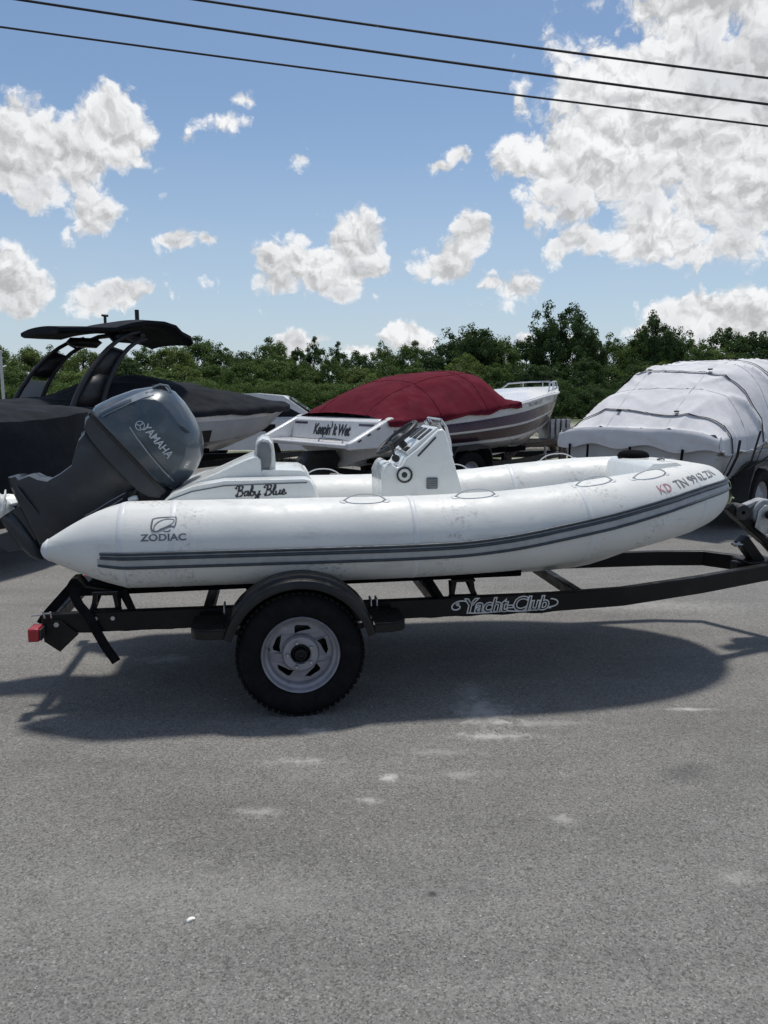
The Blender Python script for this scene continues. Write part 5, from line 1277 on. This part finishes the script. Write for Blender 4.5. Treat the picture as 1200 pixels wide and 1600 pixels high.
LOOK = {'mid': 'mid green leafy tree', 'dark': 'dark green leafy tree', 'light': 'pale yellow-green leafy tree', 'tall': 'slim dark green tree', 'airy': 'tall open-crowned dark tree standing above the others', 'bush': 'low spreading green bush', 'bushd': 'low spreading dark bush'}
where = [(-1e9, 'at the far left edge'), (60, 'behind the bimini tower'), (180, 'left of centre, above the black-covered boat'), (330, 'above the black cover, left of centre'), (430, 'above the white car roof'), (520, 'in the middle of the tree line'), (600, 'above the dark red cover'), (700, 'above the peak of the dark red cover'), (790, 'above the bow of the red-covered boat'), (860, 'in the gap between the red and grey boats'), (940, 'left of the grey canvas peak'), (1030, 'above the grey canvas'), (1120, 'at the right edge')]
counts = {}; TREES = []
def tree(kind, px, top, Y, wscale=1.0, row=''):
    var = KIND[kind]; me, tm, Ht = var[rnd.randrange(len(var))]
    r = ray(px, top); k = Y/r[1]; X = r[0]*k; H_ = CAM_H+r[2]*k
    r2 = ray(px, 630); sc_ = H_/Ht/.97
    sw_ = max(sc_, .62)*wscale*rnd.uniform(.80, 1.05) if kind not in ('bush', 'bushd') else sc_*wscale
    root = bpy.data.objects.new('bush' if 'bush' in kind else ('tall_tree' if kind in ('airy', 'tall') else 'leafy_tree'), None); col.objects.link(root)
    root.location = (X, Y, 0); root.rotation_euler = (0, 0, rnd.uniform(0, 6.28)); root.scale = (sw_, sw_, sc_)
    wh = [b for a, b in where if px >= a][-1]
    counts[row] = counts.get(row, 0)+1
    TREES.append((root, px, row, kind, wh))
    grp = 'bushes along the foot of the tree line' if 'bush' in kind else 'trees in the wood behind the lot'
    tag(root, None, 'bush' if 'bush' in kind else 'tree', grp)
    for nm, m_ in (('crown', me), ('trunk', tm)):
        o = bpy.data.objects.new(nm, m_); col.objects.link(o); o.parent = root
# skyline of the photograph: x, top
sky_line = [(-60, 545), (-10, 535), (40, 540), (85, 545), (130, 540), (180, 548), (225, 540), (270, 540), (312, 526), (350, 543), (390, 545), (428, 536), (465, 540), (492, 536), (528, 536), (560, 545), (600, 538), (640, 535), (675, 545), (712, 520), (745, 514), (780, 528), (822, 522), (960, 528), (1000, 532), (1070, 528), (1100, 535), (1140, 520), (1175, 518), (1215, 525), (1260, 530)]
kinds = ['mid', 'light', 'light', 'mid', 'light', 'mid', 'mid', 'light', 'mid', 'mid', 'dark', 'mid', 'tall', 'tall', 'tall', 'dark', 'mid', 'mid', 'dark', 'dark', 'dark', 'mid', 'dark', 'mid', 'dark', 'mid', 'mid', 'dark', 'dark', 'dark', 'mid']
for i, (px, top) in enumerate(sky_line): tree(kinds[i], px, top+7-rnd.uniform(0, 8)*(i % 2), 72+rnd.uniform(-4, 6), 1.0 if kinds[i] != 'tall' else .9, 'of the back row')
for px, top, kd, Y in [(880, 474, 'airy', 70), (862, 500, 'dark', 71), (905, 505, 'dark', 73), (925, 520, 'dark', 70), (1022, 490, 'airy', 68), (1040, 512, 'dark', 70), (1005, 515, 'mid', 69), (742, 512, 'dark', 68)]:
    tree(kd, px, top+7, Y, .8, 'of the high clump')
px = -70
while px < 1290:
    k_ = 'light' if px < 340 and rnd.random() < .6 else ('dark' if px > 780 and rnd.random() < .75 else rnd.choice(['mid', 'mid', 'dark', 'light']))
    base = 570 if px < 700 else 562
    tree(k_, px, base+rnd.uniform(-10, 12), 58+rnd.uniform(-3, 3), 1.05, 'of the middle row'); px += rnd.uniform(36, 52)
px = -60
while px < 1290:
    dk = px > 790
    tree('bushd' if dk else 'bush', px, rnd.uniform(592, 606), 50+rnd.uniform(-2, 2), 1.15, 'in front of the wood'); px += rnd.uniform(52, 70)
def ordinal(n):
    a = ['', 'first', 'second', 'third', 'fourth', 'fifth', 'sixth', 'seventh', 'eighth', 'ninth', 'tenth', 'eleventh', 'twelfth', 'thirteenth', 'fourteenth', 'fifteenth', 'sixteenth', 'seventeenth', 'eighteenth', 'nineteenth']
    if n < 20: return a[n]
    t = {2: ('twentieth', 'twenty-'), 3: ('thirtieth', 'thirty-')}[n//10]
    return t[0] if n % 10 == 0 else t[1]+a[n % 10]
SHORT = {'mid': 'mid green', 'dark': 'dark green', 'light': 'pale yellow-green', 'tall': 'slim dark', 'airy': 'open-crowned', 'bush': 'spreading green', 'bushd': 'spreading dark'}
for row in set(t_[2] for t_ in TREES):
    for i, (root, px, _, kind, wh) in enumerate(sorted([t_ for t_ in TREES if t_[2] == row], key=lambda t_: t_[1])):
        root['label'] = f"{SHORT[kind]} {'bush' if 'bush' in kind else 'tree'}, {ordinal(i+1)} from the left {row}"
# brushy forest floor behind the bushes reads as one dark mass
rr = random.Random(21); v = []; f = []; tn = []
for _ in range(9000):
    x = rr.uniform(-60, 62); y = rr.uniform(51, 60); z = rr.uniform(0, 1.9); s_ = rr.uniform(.15, .35); k = len(v)
    a = rr.uniform(0, 6.28); v += [(x-s_, y, z), (x, y+s_*math.cos(a), z+s_*.8), (x+s_, y, z+.1), (x, y-s_*math.cos(a), z-s_*.6)]; f.append((k, k+1, k+2, k+3)); tn.append(rr.random()*.4)
me = bpy.data.meshes.new('undergrowth'); me.from_pydata(v, [], f); me.materials.append(M['leaf_dark']); at = me.attributes.new('tone', 'FLOAT', 'FACE'); at.data.foreach_set('value', tn)
o = bpy.data.objects.new('undergrowth', me); col.objects.link(o); tag(o, 'dark leafy undergrowth along the foot of the wood', 'undergrowth', kind='stuff')
# grass tufts on the gravel strip
v = []; f = []; tn = []
for _ in range(700):
    cx = rr.uniform(-12, 14); cy = 17+abs(rr.gauss(0, 6))
    if noise.noise(Vector((cx*.35, cy*.35, 0))) < -.05: continue
    for _b in range(16):
        x = cx+rr.gauss(0, .14); y = cy+rr.gauss(0, .14); h_ = rr.uniform(.05, .17); a = rr.uniform(0, 6.28); dx, dy = math.cos(a)*.012, math.sin(a)*.012; k = len(v)
        v += [(x-dx, y-dy, 0), (x+dx, y+dy, 0), (x+rr.gauss(0, .04), y+rr.gauss(0, .04), h_)]; f.append((k, k+1, k+2)); tn.append(rr.random())
me = bpy.data.meshes.new('grass'); me.from_pydata(v, [], f); me.materials.append(M['grass']); at = me.attributes.new('tone', 'FLOAT', 'FACE'); at.data.foreach_set('value', tn)
o = bpy.data.objects.new('grass', me); col.objects.link(o); tag(o, 'patchy dry grass tufts growing in the gravel behind the boats', 'grass', kind='stuff')
